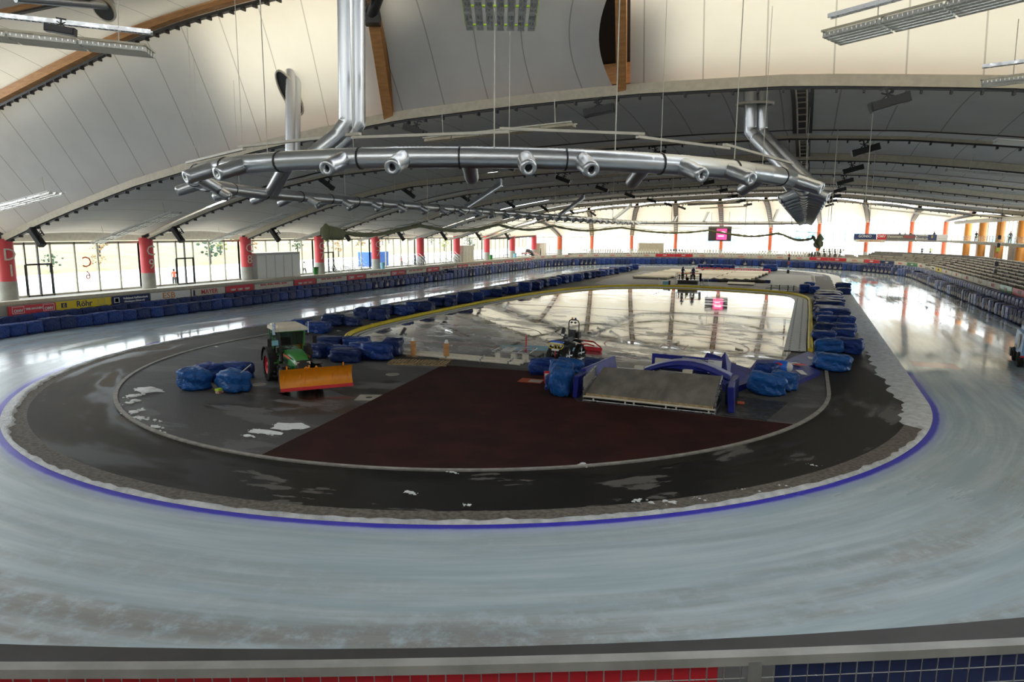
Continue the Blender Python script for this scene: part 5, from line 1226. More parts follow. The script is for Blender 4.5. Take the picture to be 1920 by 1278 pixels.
def strip(P, d0, d1, z0, z1, nm, m_):
    A, B = offs(P, d0), offs(P, d1); n = len(P); mb = MB()
    V = [(p.x, p.y, z) for Q, z in ((A, z0), (A, z1), (B, z1), (B, z0)) for p in Q]
    for q in range(3): mb.add(V, [[q * n + i, q * n + i + 1, (q + 1) * n + i + 1, (q + 1) * n + i] for i in range(n - 1)], False)
    mb.f = mb.f; return struct(nm, mb, m_)
strip(HO[6:], .28, .55, .0, .09, 'trim_rink_border', 'white'); strip(HO, .80, 1.25, .0, .06, 'trim_rink_border', 'white')
k0 = int(len(HO) * .74); strip(HO[k0:], .5, 1.8, .0, .07, 'trim_rink_walkway', 'white')
FR = [p.copy() for p in front]; strip(FR, -.25, .0, .0, .10, 'trim_rink_border', 'white')
# dotted bolts along the walkway
mb = MB()
for i in range(60):
    y = 12 + i * .78
    for x in (18.95, 19.65): mb.cyl((x, y, .07), (x, y, .085), .07, n=8)
struct('trim_walkway_bolt', mb, 'dark')
Hh = [p + Vector((0, 0, .2)) for p in HO]
MB().tube(Hh, .19, 8).build('yellow_foam_edge', 'hose', label='long yellow foam edging laid round the sides and far end of the rink', cat='foam edging')
# loose cream rails along the front of the rink with their clamps
for i, (a, b, lab) in enumerate([((-9.3, .95, .12), (2.9, .75, .12), 'cream pipe rail at the front of the rink, closest to the wet floor'), ((-8.9, .45, .12), (3.0, .2, .12), 'middle cream pipe rail at the front of the rink'), ((-8.4, -.05, .12), (3.0, -.35, .12), 'cream pipe rail at the front of the rink, closest to the pallets')]):
    e = MB().cyl(a, b, .1, n=10).build('pipe_rail', 'cream', label=lab, cat='pipe')
    for t in (.3, .52, .75, .93):
        p = Vector(a).lerp(Vector(b), t); MB().box(p + Vector((0, 0, .02)), (.09, .26, .26)).build('clamp', 'steel', e)
for i in range(4):
    a = Vector((-12.2 + i * .55, 3.2 - i * .9, .06)); b = a + Vector((1.9 + .3 * i, -1.2 + .2 * i, 0)); MB().extr([(-.14, 0), (.14, 0), (.14, .08), (-.14, .08)], a, b).build('loose_board', 'white', label='short white board lying loose where the yellow foam edge begins, %s' % ['farthest of four', 'second of four', 'third of four', 'nearest of four'][i], cat='board')
for x, y, lab in ((-5.05, -.25, 'wooden post with white cap, the one nearer the tractor'), (-2.5, -.15, 'wooden post with white cap, the one nearer the quad bike')):
    e = MB().box((0, 0, .55), (.30, .26, 1.1)).build('wooden_post', 'timber', label=lab, cat='post', loc=(x, y, 0)); MB().cyl((0, 0, 1.1), (0, 0, 1.32), .15, .08, 12).build('cap', 'white', e); MB().box((0, 0, .04), (.9, .5, .07)).build('base_plate', 'wood', e)
def pallet(x, y, rz, lab):
    e = empty('pallet', (x, y, 0), lab, 'pallet', rz=rz)
    for i in range(9): MB().box((-.88 + i * .22, 0, .155), (.125, 1.35, .03)).build('deck_board', 'wood', e)
    for j in (-.58, 0, .58): MB().box((0, j, .07), (1.95, .12, .11)).build('runner', 'wood', e)
pallet(-4.25, -2.75, .30, 'wooden pallet lying beside the blue bag heap'); pallet(-2.3, -2.2, .22, 'wooden pallet lying below the second wooden post')
def manhole(x, y, lab, r=.42):
    e = MB().cyl((0, 0, .004), (0, 0, .022), r, n=24).build('manhole_cover', 'conc', label=lab, cat='manhole cover', loc=(x, y, 0))
    g = MB()
    for i in range(5): g.box((-.25 + .125 * i, 0, .024), (.03, .5, .006))
    g.build('grip_bar', 'dark', e)
manhole(-3.0, -6.1, 'round pale manhole cover between the plow and the pallets'); manhole(-8.3, -11.6, 'round manhole cover left of the plow blade', .4)
e = MB().box((0, 0, .012), (1.25, 1.25, .02)).build('shaft_cover', 'conc', label='square pale concrete cover with a dark centre near the red floor covering', cat='shaft cover', loc=(-.9, -11.6, 0), rz=.35); MB().cyl((0, 0, .02), (0, 0, .03), .17, n=14).build('centre_lid', 'dark', e)
pm_ = mat('still water', (.012, .011, .011), .22, spec=.5)
def blob(cx, cy, rx, ry, seed, z=.014, n=26):
    r_ = random.Random(seed); ph = [r_.uniform(0, 6) for _ in range(4)]
    return [(cx + rx * cos(t) * (1 + .22 * sin(3 * t + ph[0]) + .1 * sin(7 * t + ph[1])), cy + ry * sin(t) * (1 + .22 * sin(2 * t + ph[2]) + .1 * sin(5 * t + ph[3]))) for t in [2 * pi * i / n for i in range(n)]]
MB().poly(blob(-4.1, -12.2, 2.3, .9, 1), .013).build('puddle', pm_, label='dark puddle on the tarmac below the orange plow blade', cat='puddle')
# broom
e = empty('broom', (-8.75, -13.95, 0), 'broom with pale stick and white green red head leaning on a blue bag', 'broom')
MB().cyl((.05, 0, .22), (1.35, .9, 1.5), .028, n=8).build('stick', 'cream', e)
hb = MB(); hb.box((0, 0, .2), (.26, .55, .12)); hb.build('head', 'limeg', e); hb = MB(); hb.box((0, 0, .09), (.22, .52, .16)); hb.build('bristles', mat('red white bristles', (.8, .8, .78), .8, col2=(.6, .08, .05), scale=6), e)

# snow thrown up on the black floor
def snowpile(pts, lab, seed=0):
    r_ = random.Random(seed); mb = MB()
    for cx, cy, rx, ry, h in pts:
        if rx > .44 and ry > .3:
            P = blob(cx, cy, rx * .95, ry * .95, int(cx * 10) + 99); mb.add([(x, y, .03) for x, y in P] + [(cx, cy, .07)], [[q, (q + 1) % 26, 26] for q in range(26)], True)
        nn = max(6, int(16 * rx * ry + 10))
        for _ in range(nn):
            t = r_.uniform(0, 2 * pi); q = sqrt(r_.random()); x, y = cx + rx * q * cos(t), cy + ry * q * sin(t); s = r_.uniform(.35, 1) * h * (1.2 - q)
            mb.ball((x, y, s * .15), s, 6, (r_.uniform(1, 1.8), r_.uniform(1, 1.6), r_.uniform(.35, .65)))
    mb.build('snow_pile', 'snow', label=lab, cat='snow', kind='stuff')
snowpile([(-12.7, -15.2, 1.0, .5, .3), (-12.3, -16.4, .4, .7, .22), (-11.2, -17.4, .4, .6, .22), (-9.5, -18.6, .35, .7, .24), (-8.2, -19.3, .6, .3, .18), (-6.4, -20.0, .7, .2, .16), (-5.4, -20.4, .4, .15, .14), (-7.4, -19.3, .8, .12, .12)], 'broken snow heaped along the kerb at the left bend', 1)
snowpile([(-1.4, -18.7, .9, .35, .15), (-1.0, -17.6, .9, .6, .12), (-1.6, -19.4, .4, .15, .14)], 'thrown white snow on the tarmac near the red covering', 2)
snowpile([(12.5, -17.1, .45, .25, .12)], 'small snow crumbs on the kerb line in front of the red covering', 3)
snowpile([(8.4, -19.8, .35, .08, .07)], 'tiny snow crumbs on the kerb right of the middle', 33)
snowpile([(8.0, -22.1, .35, .2, .09), (10.2, -22.3, .2, .2, .08)], 'two small snow crumbs on the black lane', 4)
snowpile([(15.3, -19.7, .42, .22, .14), (16.1, -19.4, .3, .25, .12), (17.2, -18.7, .7, .15, .06), (18.7, -17.2, .9, .12, .06), (19.6, -16.3, .5, .1, .05)], 'snow crumbs beside the slushy rim at the front right', 5)
snowpile([(20.5, -13.5, .35, .12, .05)], 'faint snow scatter on the black lane at the front right', 6)
snowpile([(-19.6, 8.6, .45, .3, .22), (-17.2, 7.5, .5, .12, .1), (-17.2, 12.6, .4, .15, .12), (-17.0, 17.4, .5, .12, .1), (-16.8, 22, .5, .15, .1), (-16.9, 27, .8, .2, .1), (-17.0, 33, .9, .2, .1)], 'snow remains between the blue bags and the yellow edge', 7)
snowpile([(-14, 6.6, 0, 0, .1), (-20.3, -3.1, .3, .1, .1), (3.7, -20.3, .2, .1, .05)], 'tiny scattered snow bits', 8)
# ------------------------------------------------------------------ sloping platform with its frame and mats
e = empty('sloping_platform', (12.8, -7.6, 0), 'large worn plywood platform tilted on a metal frame at the red covering', 'platform')
pl = MB(); A_, B_, C_, D_ = Vector((-3.15, .12, .42)), Vector((3.25, .05, .40)), Vector((3.3, 2.35, 1.46)), Vector((-2.85, 2.35, 1.42)); dn = Vector((0, -.07, -.13))
pl.add([A_, B_, C_, D_, A_ + dn, B_ + dn, C_ + dn, D_ + dn], [[0, 1, 2, 3], [4, 7, 6, 5], [0, 4, 5, 1], [1, 5, 6, 2], [2, 6, 7, 3], [3, 7, 4, 0]], False); pl.build('plywood_top', 'plywood', e)
MB().quad(A_ + dn * 1.02 + Vector((0, -.012, 0)), B_ + dn * 1.02 + Vector((0, -.012, 0)), B_ + Vector((0, -.012, 0)), A_ + Vector((0, -.012, 0))).build('plywood_edge', 'wood', e)
MB().cyl((-3.25, -.02, .27), (3.35, -.02, .24), .055, n=8).build('upper_rail', 'cream', e); MB().cyl((-3.25, -.02, .07), (3.35, -.02, .07), .045, n=8).build('lower_rail', 'steel', e)
for x in (-2.7, -1.05, -.6, 1.0, 1.5, 3.05): MB().box((x, -.02, .16), (.07, .07, .2)).build('rail_post', 'cream', e)
for x in (-3.25, 3.35):
    for y, z in ((0, 1.22 if x < 0 else .95), (2.2, 1.5)): MB().cyl((x, y, 0), (x, y, z), .045, n=8).build('frame_leg', 'steel', e)
    g = MB(); g.cyl((x, 0, 1.2 if x < 0 else .92), (x, 2.2, 1.5), .045, n=8); g.cyl((x, 0, .6), (x, 2.2, .9), .035, n=8); g.cyl((x, 0, .08), (x, 2.2, .08), .04, n=8); g.build('side_rail', 'steel', e)
MB().quad((-3.3, .02, .12), (-3.3, 2.15, .12), (-3.3, 2.15, 1.46), (-3.3, .02, 1.18)).build('side_board', 'conc', e)
MB().box((0, 2.3, .4), (6.2, .06, .7)).build('back_board', 'plywood', e)
for x in (-.95, 1.6): 
    q = MB(); q.box((x, 2.55, 1.52), (.5, .3, .16)); q.box((x - .2, 2.55, 1.4), (.06, .28, .2)); q.box((x + .2, 2.55, 1.4), (.06, .28, .2)); q.build('latch_block', 'cream', e)
def matbox(c, d, rz, lab, m_='mat', rx=0, ry=0, nm='safety_mat'):
    mb = MB().box((0, 0, 0), d); o = mb.build(nm, m_, label=lab, cat='mat', loc=c, rz=rz); o.rotation_euler = (rx, ry, rz)
    b = o.modifiers.new('b', 'BEVEL'); b.width = .05; b.segments = 2; return o
matbox((9.0, -6.3, .62), (.26, 1.9, 1.2), .0, 'blue mat standing on edge before the left side of the platform', ry=.06)
matbox((9.35, -3.7, .72), (.28, 4.4, 1.3), -.12, 'long blue mat leaning along the left side of the platform', ry=-.2)
matbox((16.75, -6.3, .68), (.3, 1.5, 1.3), .05, 'blue mat standing upright at the right side of the platform', ry=-.05)
matbox((16.6, -4.4, .62), (.26, 2.2, 1.15), -.1, 'dark blue mat standing behind the upright mat at the right side', 'matd')
# arched mat
ar = MB(); n = 14
Pp = [(-2.3 + 4.6 * i / n, 1.12 + .62 * sin(pi * i / n)) for i in range(n + 1)]
V = [(x, y, z + dz) for y in (-.7, .7) for dz in (0, .2) for x, z in Pp]; m = n + 1
ar.add(V, [[q0 * m + i, q0 * m + i + 1, q1 * m + i + 1, q1 * m + i] for q0, q1 in ((1, 3), (0, 1), (3, 2), (2, 0)) for i in range(n)] + [[0, m, 3 * m, 2 * m], [m - 1, 3 * m - 1, 4 * m - 1, 2 * m - 1]], True)
ar.build('safety_mat', 'mat', label='blue mat arched like a bridge behind the platform top edge', cat='mat', loc=(14.2, -4.3, .0))
# upright mat box behind
e = empty('mat_trolley', (13.4, .9, 0), 'blue padded trolley standing behind the platform with a cream panel', 'trolley', rz=-.10)
MB().box((0, 0, .85), (4.2, .22, .8)).build('blue_panel', 'mat', e); MB().box((-1.35, -.13, .78), (1.1, .03, .45)).build('cream_panel', 'cream', e); MB().box((0, .8, .55), (4.2, .1, .9)).build('back_panel', 'matd', e)
MB().cyl((-.2, -.2, 1.18), (1.7, -.25, 1.12), .035, n=8).build('steel_bar', 'steel', e); MB().box((1.75, -.2, .8), (.8, .05, .8)).build('white_panel', 'white', e); MB().box((1.2, -.24, 1.0), (.7, .03, .10), ry=.5).build('black_strap', 'black', e)
for x in (-1.9, 1.9): MB().box((x, .4, .22), (.12, .9, .44)).build('leg', 'dark', e)
def slab(pts, th, lab, tilt=None, m_='mat', extra=()):
    cx = sum(p[0] for p in pts) / len(pts); cy = sum(p[1] for p in pts) / len(pts)
    P = [(p[0] - cx, p[1] - cy) for p in pts]; mb = MB(); n = len(P); z = [p[2] if len(p) > 2 else .0 for p in pts]
    mb.add([(P[i][0], P[i][1], z[i]) for i in range(n)] + [(P[i][0], P[i][1], z[i] + th) for i in range(n)], [list(range(n))[::-1], list(range(n, 2 * n))] + [[i, (i + 1) % n, (i + 1) % n + n, i + n] for i in range(n)], False)
    o = mb.build('safety_mat', m_, label=lab, cat='mat', loc=(cx, cy, .01))
    for pp, zz_, mm in extra: MB().poly([(p[0] - cx, p[1] - cy) for p in pp], zz_).build('printed_field', mm, o)
    return o
slab([(14.9, .6, .1), (16.35, -3.2, .0), (17.7, .6, 0), (17.2, 2.6, .05), (15.9, 2.0, .5), (15.4, 3.2, .95)], .35, 'big blue mat folded up to a peak behind the trolley')
slab([(14.0, 1.2, .2), (15.3, .9, .3), (15.2, 2.8, .8), (14.3, 3.3, .9)], .25, 'blue mat corner rising behind the white panel of the trolley')
slab([(16.9, 2.3, .1), (17.6, 1.4, .05), (18.8, 4.0, .05), (18.9, 7.0, .1), (17.2, 5.3, .3)], .3, 'flat blue mat lying behind the crumpled dark bag')
slab([(18.1, 5.2), (19.4, 4.9), (20.85, 7.2), (21.0, 9.9), (20.3, 12.4), (18.8, 7.6)], .26, 'blue mat reaching up to the end of the yellow foam edge', extra=[([(20.2, 9.9), (20.9, 9.6), (20.9, 8.6), (20.3, 8.9)], .27, 'white')])
slab([(18.45, 1.9, .1), (19.6, .8, 0), (20.95, 4.7, 0), (19.5, 7.3, .1), (18.8, 5.6, .15)], .28, 'blue mat with white and red printed fields beside the kerb', extra=[([(19.1, 6.2), (19.5, 6.6), (19.9, 5.9), (19.4, 5.4)], .40, 'white')])
o_ = [o for o in bpy.data.objects if o.get('label', '').startswith('blue mat with white and red')][0]
MB().poly([(-.15, 1.75), (.5, 1.95), (.75, 1.45), (.1, 1.15)], .42).build('red_print', 'red', o_); MB().poly([(.05, -.3), (.45, -.2), (.75, -1.6), (.4, -1.55)], .40).build('printed_field', 'white', o_)
e = empty('beanbag', (18.75, 3.2, .25), 'round blue beanbag with red and white patches lying on the mats', 'beanbag')
MB().ball((0, 0, .38), .55, 14, (1.2, 1, .75)).build('cover', mat('clear blue', (.02, .16, .75), .4), e); MB().ball((-.1, -.22, .5), .36, 12, (1.1, .8, .6)).build('red_patch', 'red', e); MB().ball((.35, -.1, .40), .4, 12, (.7, 1, .8)).build('white_patch', 'white', e)
e = MB().box((0, 0, .35), (.3, .25, .7)).build('fire_extinguisher_box', 'red', label='small red and white box at the small wrinkled blue bag', cat='box', loc=(6.35, -4.4, 0), rz=.3); MB().box((0, -.135, .5), (.22, .02, .22)).build('white_print', 'white', e)
e = MB().prism([(-.7, -.55), (.7, -.55), (.7, .55), (-.7, .55)], .03, .04).build('floor_hatch', mat('orange red paint', (.35, .06, .02), .8), label='small floor hatch with an orange rim in the red covering', cat='hatch', loc=(5.35, -4.3, 0), rz=.1); MB().prism([(-.1, -.35), (.65, -.35), (.65, .3), (-.1, .3)], .04, .05).build('lid', 'conc', e)
MB().box((0, 0, .06), (.35, .12, .1)).build('paper_scrap', 'salmon', label='small red and beige scrap right of the upright mat', cat='scrap', loc=(17.1, -4.9, .03))
# aluminium rack by the rink front
e = empty('aluminium_rack', (1.7, 1.9, 0), 'aluminium rack standing on cream blocks at the front of the rink', 'rack', rz=.12)
g = MB()
for y in (-1.1, 1.1): g.cyl((-1.3, y, .62), (1.3, y, .62), .05, n=8)
for x in (-1.3, -.45, .45, 1.3): g.cyl((x, -1.1, .62), (x, 1.1, .62), .04, n=8)
g.build('rack_frame', 'steel', e)
for x in (-.9, .2, 1.0): MB().box((x, -.9, .28), (.35, .4, .56)).build('block', 'cream', e)
MB().box((-.4, 0, .64), (.8, 1.6, .02)).build('white_tray', 'white', e)
e = empty('goal_frame', (1.25, 5.1, 0), 'narrow red goal frame seen edge on beside the blue crease', 'goal', rz=.38)
g = MB(); g.tube([(0, 0, 0), (0, 0, .95), (0, 1.8, .95), (0, 1.8, 0)], .05, 8); g.tube([(0, 0, .02), (-.2, .3, .02), (-.2, 1.6, .02), (0, 1.8, .02)], .035, 8); g.build('posts', 'red', e)
# ------------------------------------------------------------------ far infield
MB().poly([(-13, 71.5), (-14.3, 82), (-13.5, 112), (20.7, 113), (21.0, 80), (18, 79)], .016).build('floor_far_sheet', mat('pale tarmac', (.22, .225, .235), .7, var=.1), kind='structure')
bw = ['front', 'second', 'third', 'fourth', 'fifth', 'last']
for i in range(6):
    for j in range(3):
        x = -5.6 + j * 6.6 + i * .35 - 1.2 * (j == 0) * (1 - i * .1); y = 88.6 + i * 4.6
        o = MB().box((0, 0, 0), (6.4, 4.4, .26)).build('stage_board', 'cream' if (i + j) % 3 else 'beige', label='pale board stack on the far infield, %s row, %s' % (bw[i], ['end by the blue bag line', 'middle', 'end by the rink corner heap'][j]), cat='board stack', loc=(x, y, .35 + .03 * i), rz=.02 * j); MB().box((0, 0, -.24), (6.2, 4.2, .22)).build('dark_support', 'dark', o)
for i in range(11):
    x = -2.5 + i * 1.45; y = 118.5 + .6 * sin(i * 2.1); g = MB(); g.tube([(-.6, 0, .0), (-.5, 0, .8), (.5, 0, .8), (.6, 0, 0)], .09, 6); g.tube([(-.6, .5, .1), (.6, .5, .5)], .09, 6); g.box((0, .2, .3), (1.0, .4, .3))
    g.build('red_frame', 'red', label='small red metal frame in the row behind the pale boards', cat='frame', group='red frames behind the boards', loc=(x, y, .5 if y < 119 and 0 else .0), rz=.4 * sin(i))
for i in range(5): MB().tube([(-1.0, 0, .3), (-.5, .1, .38), (.3, -.05, .3), (1.0, 0, .32)], [.28, .36, .3, .26], 8).build('rolled_matting', 'dark', label='dark rolled matting lying before the pale boards', cat='roll', group='dark rolls before the boards', loc=(5.4 + i * 1.75, 84.9 + .2 * i, 0), rz=.1 * sin(i * 3))
matbox((3.7, 85.0, .25), (3.6, .9, .45), .0, 'dark blue mat lying before the pale boards, behind the rolling scaffold', 'matd'); matbox((13.6, 86.5, .3), (1.2, 1.2, .55), .0, 'dark blue block at the right end of the dark rolls', 'matd')
e = MB().box((0, 0, .3), (4.3, 1.7, .1), rx=.12).build('long_tray', 'cream', label='long cream tray lying alone behind the yellow foam edge', cat='tray', loc=(9.9, 79.5, 0)); MB().box((0, 0, .1), (4.0, 1.2, .2)).build('dark_support', 'dark', e)
# rolling scaffold with two people
e = empty('rolling_scaffold', (2.3, 72.6, 0), 'rolling scaffold with grey railings and yellow sign behind the far rink edge', 'scaffold')
g = MB(); g.box((0, 0, 1.05), (3.7, 1.6, .12)); g.build('platform', 'steel', e)
for x in (-1.85, 1.85):
    for y in (-.75, .75): MB().cyl((x, y, .1), (x, y, 2.15), .045, n=8).build('upright', 'steel', e); MB().cyl((x, y - .04, .1), (x, y + .04, .1), .1, n=10).build('caster', 'rubber', e)
for z in (.35, 1.55, 2.1):
    for y in (-.75, .75): MB().cyl((-1.85, y, z), (1.85, y, z), .035, n=6).build('rail', 'steel' if z < 2 else 'salmon', e)
g = MB(); g.box((0, 0, .62), (3.1, .9, .6)); g.build('tank', 'dark', e)
for x in (-1.3, -.8, -.2, .5, 1.1): MB().box((x, -.5, 1.5), (.16, .16, .8)).build('equipment', 'dark', e); MB().cyl((0, -.8, 1.25), (0, -.84, 1.25), .26, n=16).build('yellow_sign', 'yellow', e); MB().box((1.95, -.2, 1.5), (.25, .9, 1.3)).build('white_sheet', 'white', e); g = MB(); g.cyl((1.9, -.7, 1.0), (3.0, -.7, .05), .04, n=6); g.cyl((1.9, .4, 1.0), (3.0, .4, .05), .04, n=6); g.build('stay', 'steel', e)
person('person', (1.35, 72.9, 1.12), 1.95, -.3, 'lean', 'person in dark jacket leaning on the rail of the rolling scaffold', 'tealdk' if 'tealdk' in M else 'navy', 'black')
person('person', (3.05, 72.7, 1.12), 1.98, .5, 'stand', 'person in dark teal jacket and light cap on the rolling scaffold', 'navy', 'black', 'cream')
e = empty('pump_cart', (-1.3, 72.0, 0), 'low grey pump cart with bent handle left of the rolling scaffold', 'cart')
g = MB(); g.tube([(-.9, 0, .15), (-1.0, 0, 1.3)], .05, 6); g.tube([(-.95, 0, .12), (.9, 0, .12)], .06, 6); g.build('handle', 'steel', e); MB().box((.2, 0, .45), (.9, .6, .6)).build('pump', 'teal', e); MB().box((.75, 0, .5), (.3, .5, .7)).build('battery', 'dark', e)
e = empty('ladder_trestle', (5.1, 72.4, 0), 'grey ladder trestle right of the rolling scaffold', 'trestle')
g = MB(); 
for x in (-.45, .45): g.cyl((x, 0, 0), (x * .8, 0, 1.5), .04, n=6)
for z in (.3, .7, 1.1, 1.45): g.cyl((-.42, 0, z), (.42, 0, z), .03, n=6)
g.build('ladder', 'steel', e)
e = empty('pole_rack', (16.6, 71.8, 0), 'low rack of grey and cream poles before the rink corner heap', 'rack')
for i in range(5): MB().cyl((-2.4 + .2 * i, -.4 + .2 * i, .25 + .22 * (i % 3)), (2.0, -.3 + .2 * i, .25 + .22 * (i % 3)), .06, n=6).build('pole', 'cream' if i % 2 else 'steel', e)
for x in (-1.6, -.4, .8, 1.6): MB().box((x, 0, .4), (.12, 1.0, .8)).build('cradle', 'dark', e)
# ------------------------------------------------------------------ hanging signals
for (x, y, z0, z1, lab) in ((17.5, 60, 3.3, 14.3, 'hanging cable with signal blocks above the far end of the rink'), (40, 55, 4.3, 12.6, 'hanging cable with dark signal blocks before the tribune')):
    e = empty('hanging_signal', (x, y, z0), lab, 'signal'); MB().cyl((0, 0, 0), (0, 0, z1 - z0), .025, n=5).build('cable', 'dark', e)
    for zz_, c_, s_ in ((.15, 'black', .3), (.75, 'white', .22), (1.3, 'salmon', .26), (1.9, 'black', .26), (2.35, 'red', .2)) if x < 20 else ((.1, 'black', .3), (.95, 'black', .34), (1.9, 'salmon', .24), (2.6, 'limeg', .26), (3.1, 'black', .3), (4.0, 'dark', .3)): MB().box((0, 0, zz_), (s_, s_, s_ * 1.6)).build('signal_block', c_, e)
# ------------------------------------------------------------------ concourse
def cabin(c, d, lab, m_='gray', rz=0, nm='cabin', doors=2):
    e = MB().box((0, 0, d[2] / 2), d).build(nm, m_, label=lab, cat='cabin', loc=c, rz=rz)
    MB().box((0, 0, d[2] + .04), (d[0] + .1, d[1] + .1, .08)).build('roof', 'cream', e)
    for i in range(doors):
        yy = -d[1] / 2 + d[1] * (i + .5) / doors; MB().box((d[0] / 2 + .01, yy, d[2] * .48), (.03, d[1] / doors * .9, d[2] * .9)).build('door', 'white' if m_ == 'gray' else 'cream', e)
    return e
cabin((-45.0, 30.75, 2.3), (1.8, 8.1, 3.3), 'wide grey white cabin on the concourse under a red column', 'gray', doors=5)
cabin((-45.0, 86.2, 2.3), (1.8, 5.0, 3.3), 'pale cabin with narrow doors beside the fifth red column', 'cream', doors=4)
cabin((-44.6, 129.0, 2.3), (1.6, 5.2, 3.2), 'tan cabin beside the last red column of the straight', 'beige', doors=2)
cabin((-21.0, 154.2, 2.3), (7.2, 1.6, 3.2), 'tan box wall between two columns of the far curve', 'beige', rz=.55, doors=1)
st_i = 0
def stair(y, lab):
    e = empty('metal_stair', (-43.6, y, 2.3), lab, 'stairs', 'metal stairs on the concourse')
    for i in range(5): MB().box((-.1 - .28 * i, 0, .18 + .2 * i), (.3, 1.2, .06)).build('step', 'dark', e)
    for s in (-.62, .62):
        g = MB(); g.tube([(.1, s, 0), (.1, s, 1.15), (-1.2, s, 2.15), (-1.6, s, 2.15), (-1.6, s, 0)], .045, 6); g.cyl((.1, s, .55), (-1.3, s, 1.55), .035, n=6); g.build('handrail', 'white', e)
for y in (42.6, 45.8, 49.2): stair(y, 'metal stair with white rails before the first window gap')
for y in (62.6, 65.4, 68.2 - 1): stair(y, 'metal stair with white rails before the blue container window')
for y in (75.5, 78.2, 81): stair(y, 'metal stair with white rails next to the narrow door cabin')
for y, lab in ((37.2, 'green waste bin at the foot of the fourth red column'), (53.8, 'blue waste bin beside the fifth red column'), (95.6, 'green waste bin beside a far red column'), (109, 'teal waste bin beside the last but one red column')):
    e = MB().cyl((0, 0, 0), (0, 0, 1.15), .32, .4, 12).build('waste_bin', 'green' if 'green' in lab else 'teal', label=lab, cat='bin', loc=(-43.4, y, 2.3)); MB().cyl((0, 0, 1.15), (0, 0, 1.2), .42, n=12).build('lid', 'dark', e)
MB().tube([(0, -2.5, .9), (0, -1, 1.6), (0, 1, 1.3), (0, 3.2, .2)], [.25, .6, .6, .2], 8).build('black_cover', 'black', label='black cover lying over the red and white barrier', cat='cover', loc=(-42.6, 116, 2.2))
for i, (y, z) in enumerate([(113, 1.2), (119.5, .9)]): 
    e = MB().box((0, 0, z), (.1, 6.0, .45), rx=0 if i == 0 else -.22).build('striped_barrier', 'white', label='red and white striped barrier %s the black cover' % ['left of', 'sloping below'][i], cat='barrier', loc=(-42.2, y, 2.2))
    for k in range(6): MB().box((.06, -2.6 + k, z - (0 if i == 0 else -(.22) * (-2.6 + k)) * (1 if i else 1) if i == 0 else z - .22 * (-2.6 + k)), (.02, .45, .42)).build('red_stripe', 'red', e)
person('person', (-42.2, 122.9, 2.28), 1.95, 1.8, 'stand', 'dark dressed person standing on the concourse by the black cover', 'black', 'black')
for i, (x, y, z, h, lab, tp, lg_) in enumerate([(40.2, 152.2, 7.2, 1.8, 'first of the small dark figures leaning on the gallery banner rail', 'navy', 'black'), (41.3, 151.4, 7.2, 1.7, 'middle one of the three small figures on the gallery', 'gray', 'black'), (42.3, 150.6, 7.2, 1.8, 'last of the three small figures leaning on the gallery', 'black', 'black'), (46.6, 146.0, 7.2, 1.95, 'dark standing person at the bend of the gallery beside a red column', 'black', 'black'), (49.4, 117, 7.2, 1.9, 'person in black on the gallery between two orange columns', 'black', 'black'), (50.2, 96, 7.2, 1.9, 'person in grey coat on the gallery near the thickest orange column', 'concd', 'black'),
        (44.8, 149.0, 3.6, 1.8, 'person in dark coat with yellow sleeve at the top of the tribune', 'navy', 'black'), (46.4, 148.0, 3.6, 1.8, 'person in yellow green vest at the top of the tribune', 'limeg', 'black'), (49.5, 78.5, 4.1, 1.85, 'person in dark red jacket at the foot of the last orange column', 'red', 'white')]):
    person('person', (x, y, z), h, 2.6, 'lean' if i < 3 else 'stand', lab, tp, lg_)
for i, (x, y, tp, lab) in enumerate([(-47.6, 39.8, 'cream', 'person in pale jacket outside the glass before the metal stairs'), (-47.8, 43.4, 'salmon', 'person in reddish jacket outside behind the first metal stair'), (-48, 47.3, 'limeg', 'person in green vest outside behind the metal stairs'), (-47.4, 65.8, 'red', 'person in red and white outside by the blue container'), (-47.9, 71.5, 'mat', 'person in blue jacket outside behind the second stair group'), (-47.5, 74.0, 'navy', 'person in purple dark jacket outside behind the third stair group'), (-47.6, 17.2, 'salmon', 'person outside behind the second glazed door')]):
    person('person', (x, y, 2.15), 1.9, 1.2 * i, 'walk', lab, tp, 'black')
e = MB().box((0, 0, 1.35), (2.4, 6.0, 2.7)).build('container', mat('container blue', (.02, .12, .5), .5), label='blue container standing outside behind the glazed wall', cat='container', loc=(-52, 63.9, 2.1)); MB().box((1.22, -.6, 1.9), (.03, 1.0, .6)).build('white_plate', 'white', e)
t = empty('glass_sign', (-46.05, 5.7, 0), 'red mirrored letters painted on the glass of the second glazed bay', 'sign')
text('C', 1.5, t, (0, 0, 5.3), (pi / 2, 0, -pi / 2), 'salmon', .01); text('6', 1.2, t, (0, 0, 4.0), (pi / 2, 0, -pi / 2), 'salmon', .01)
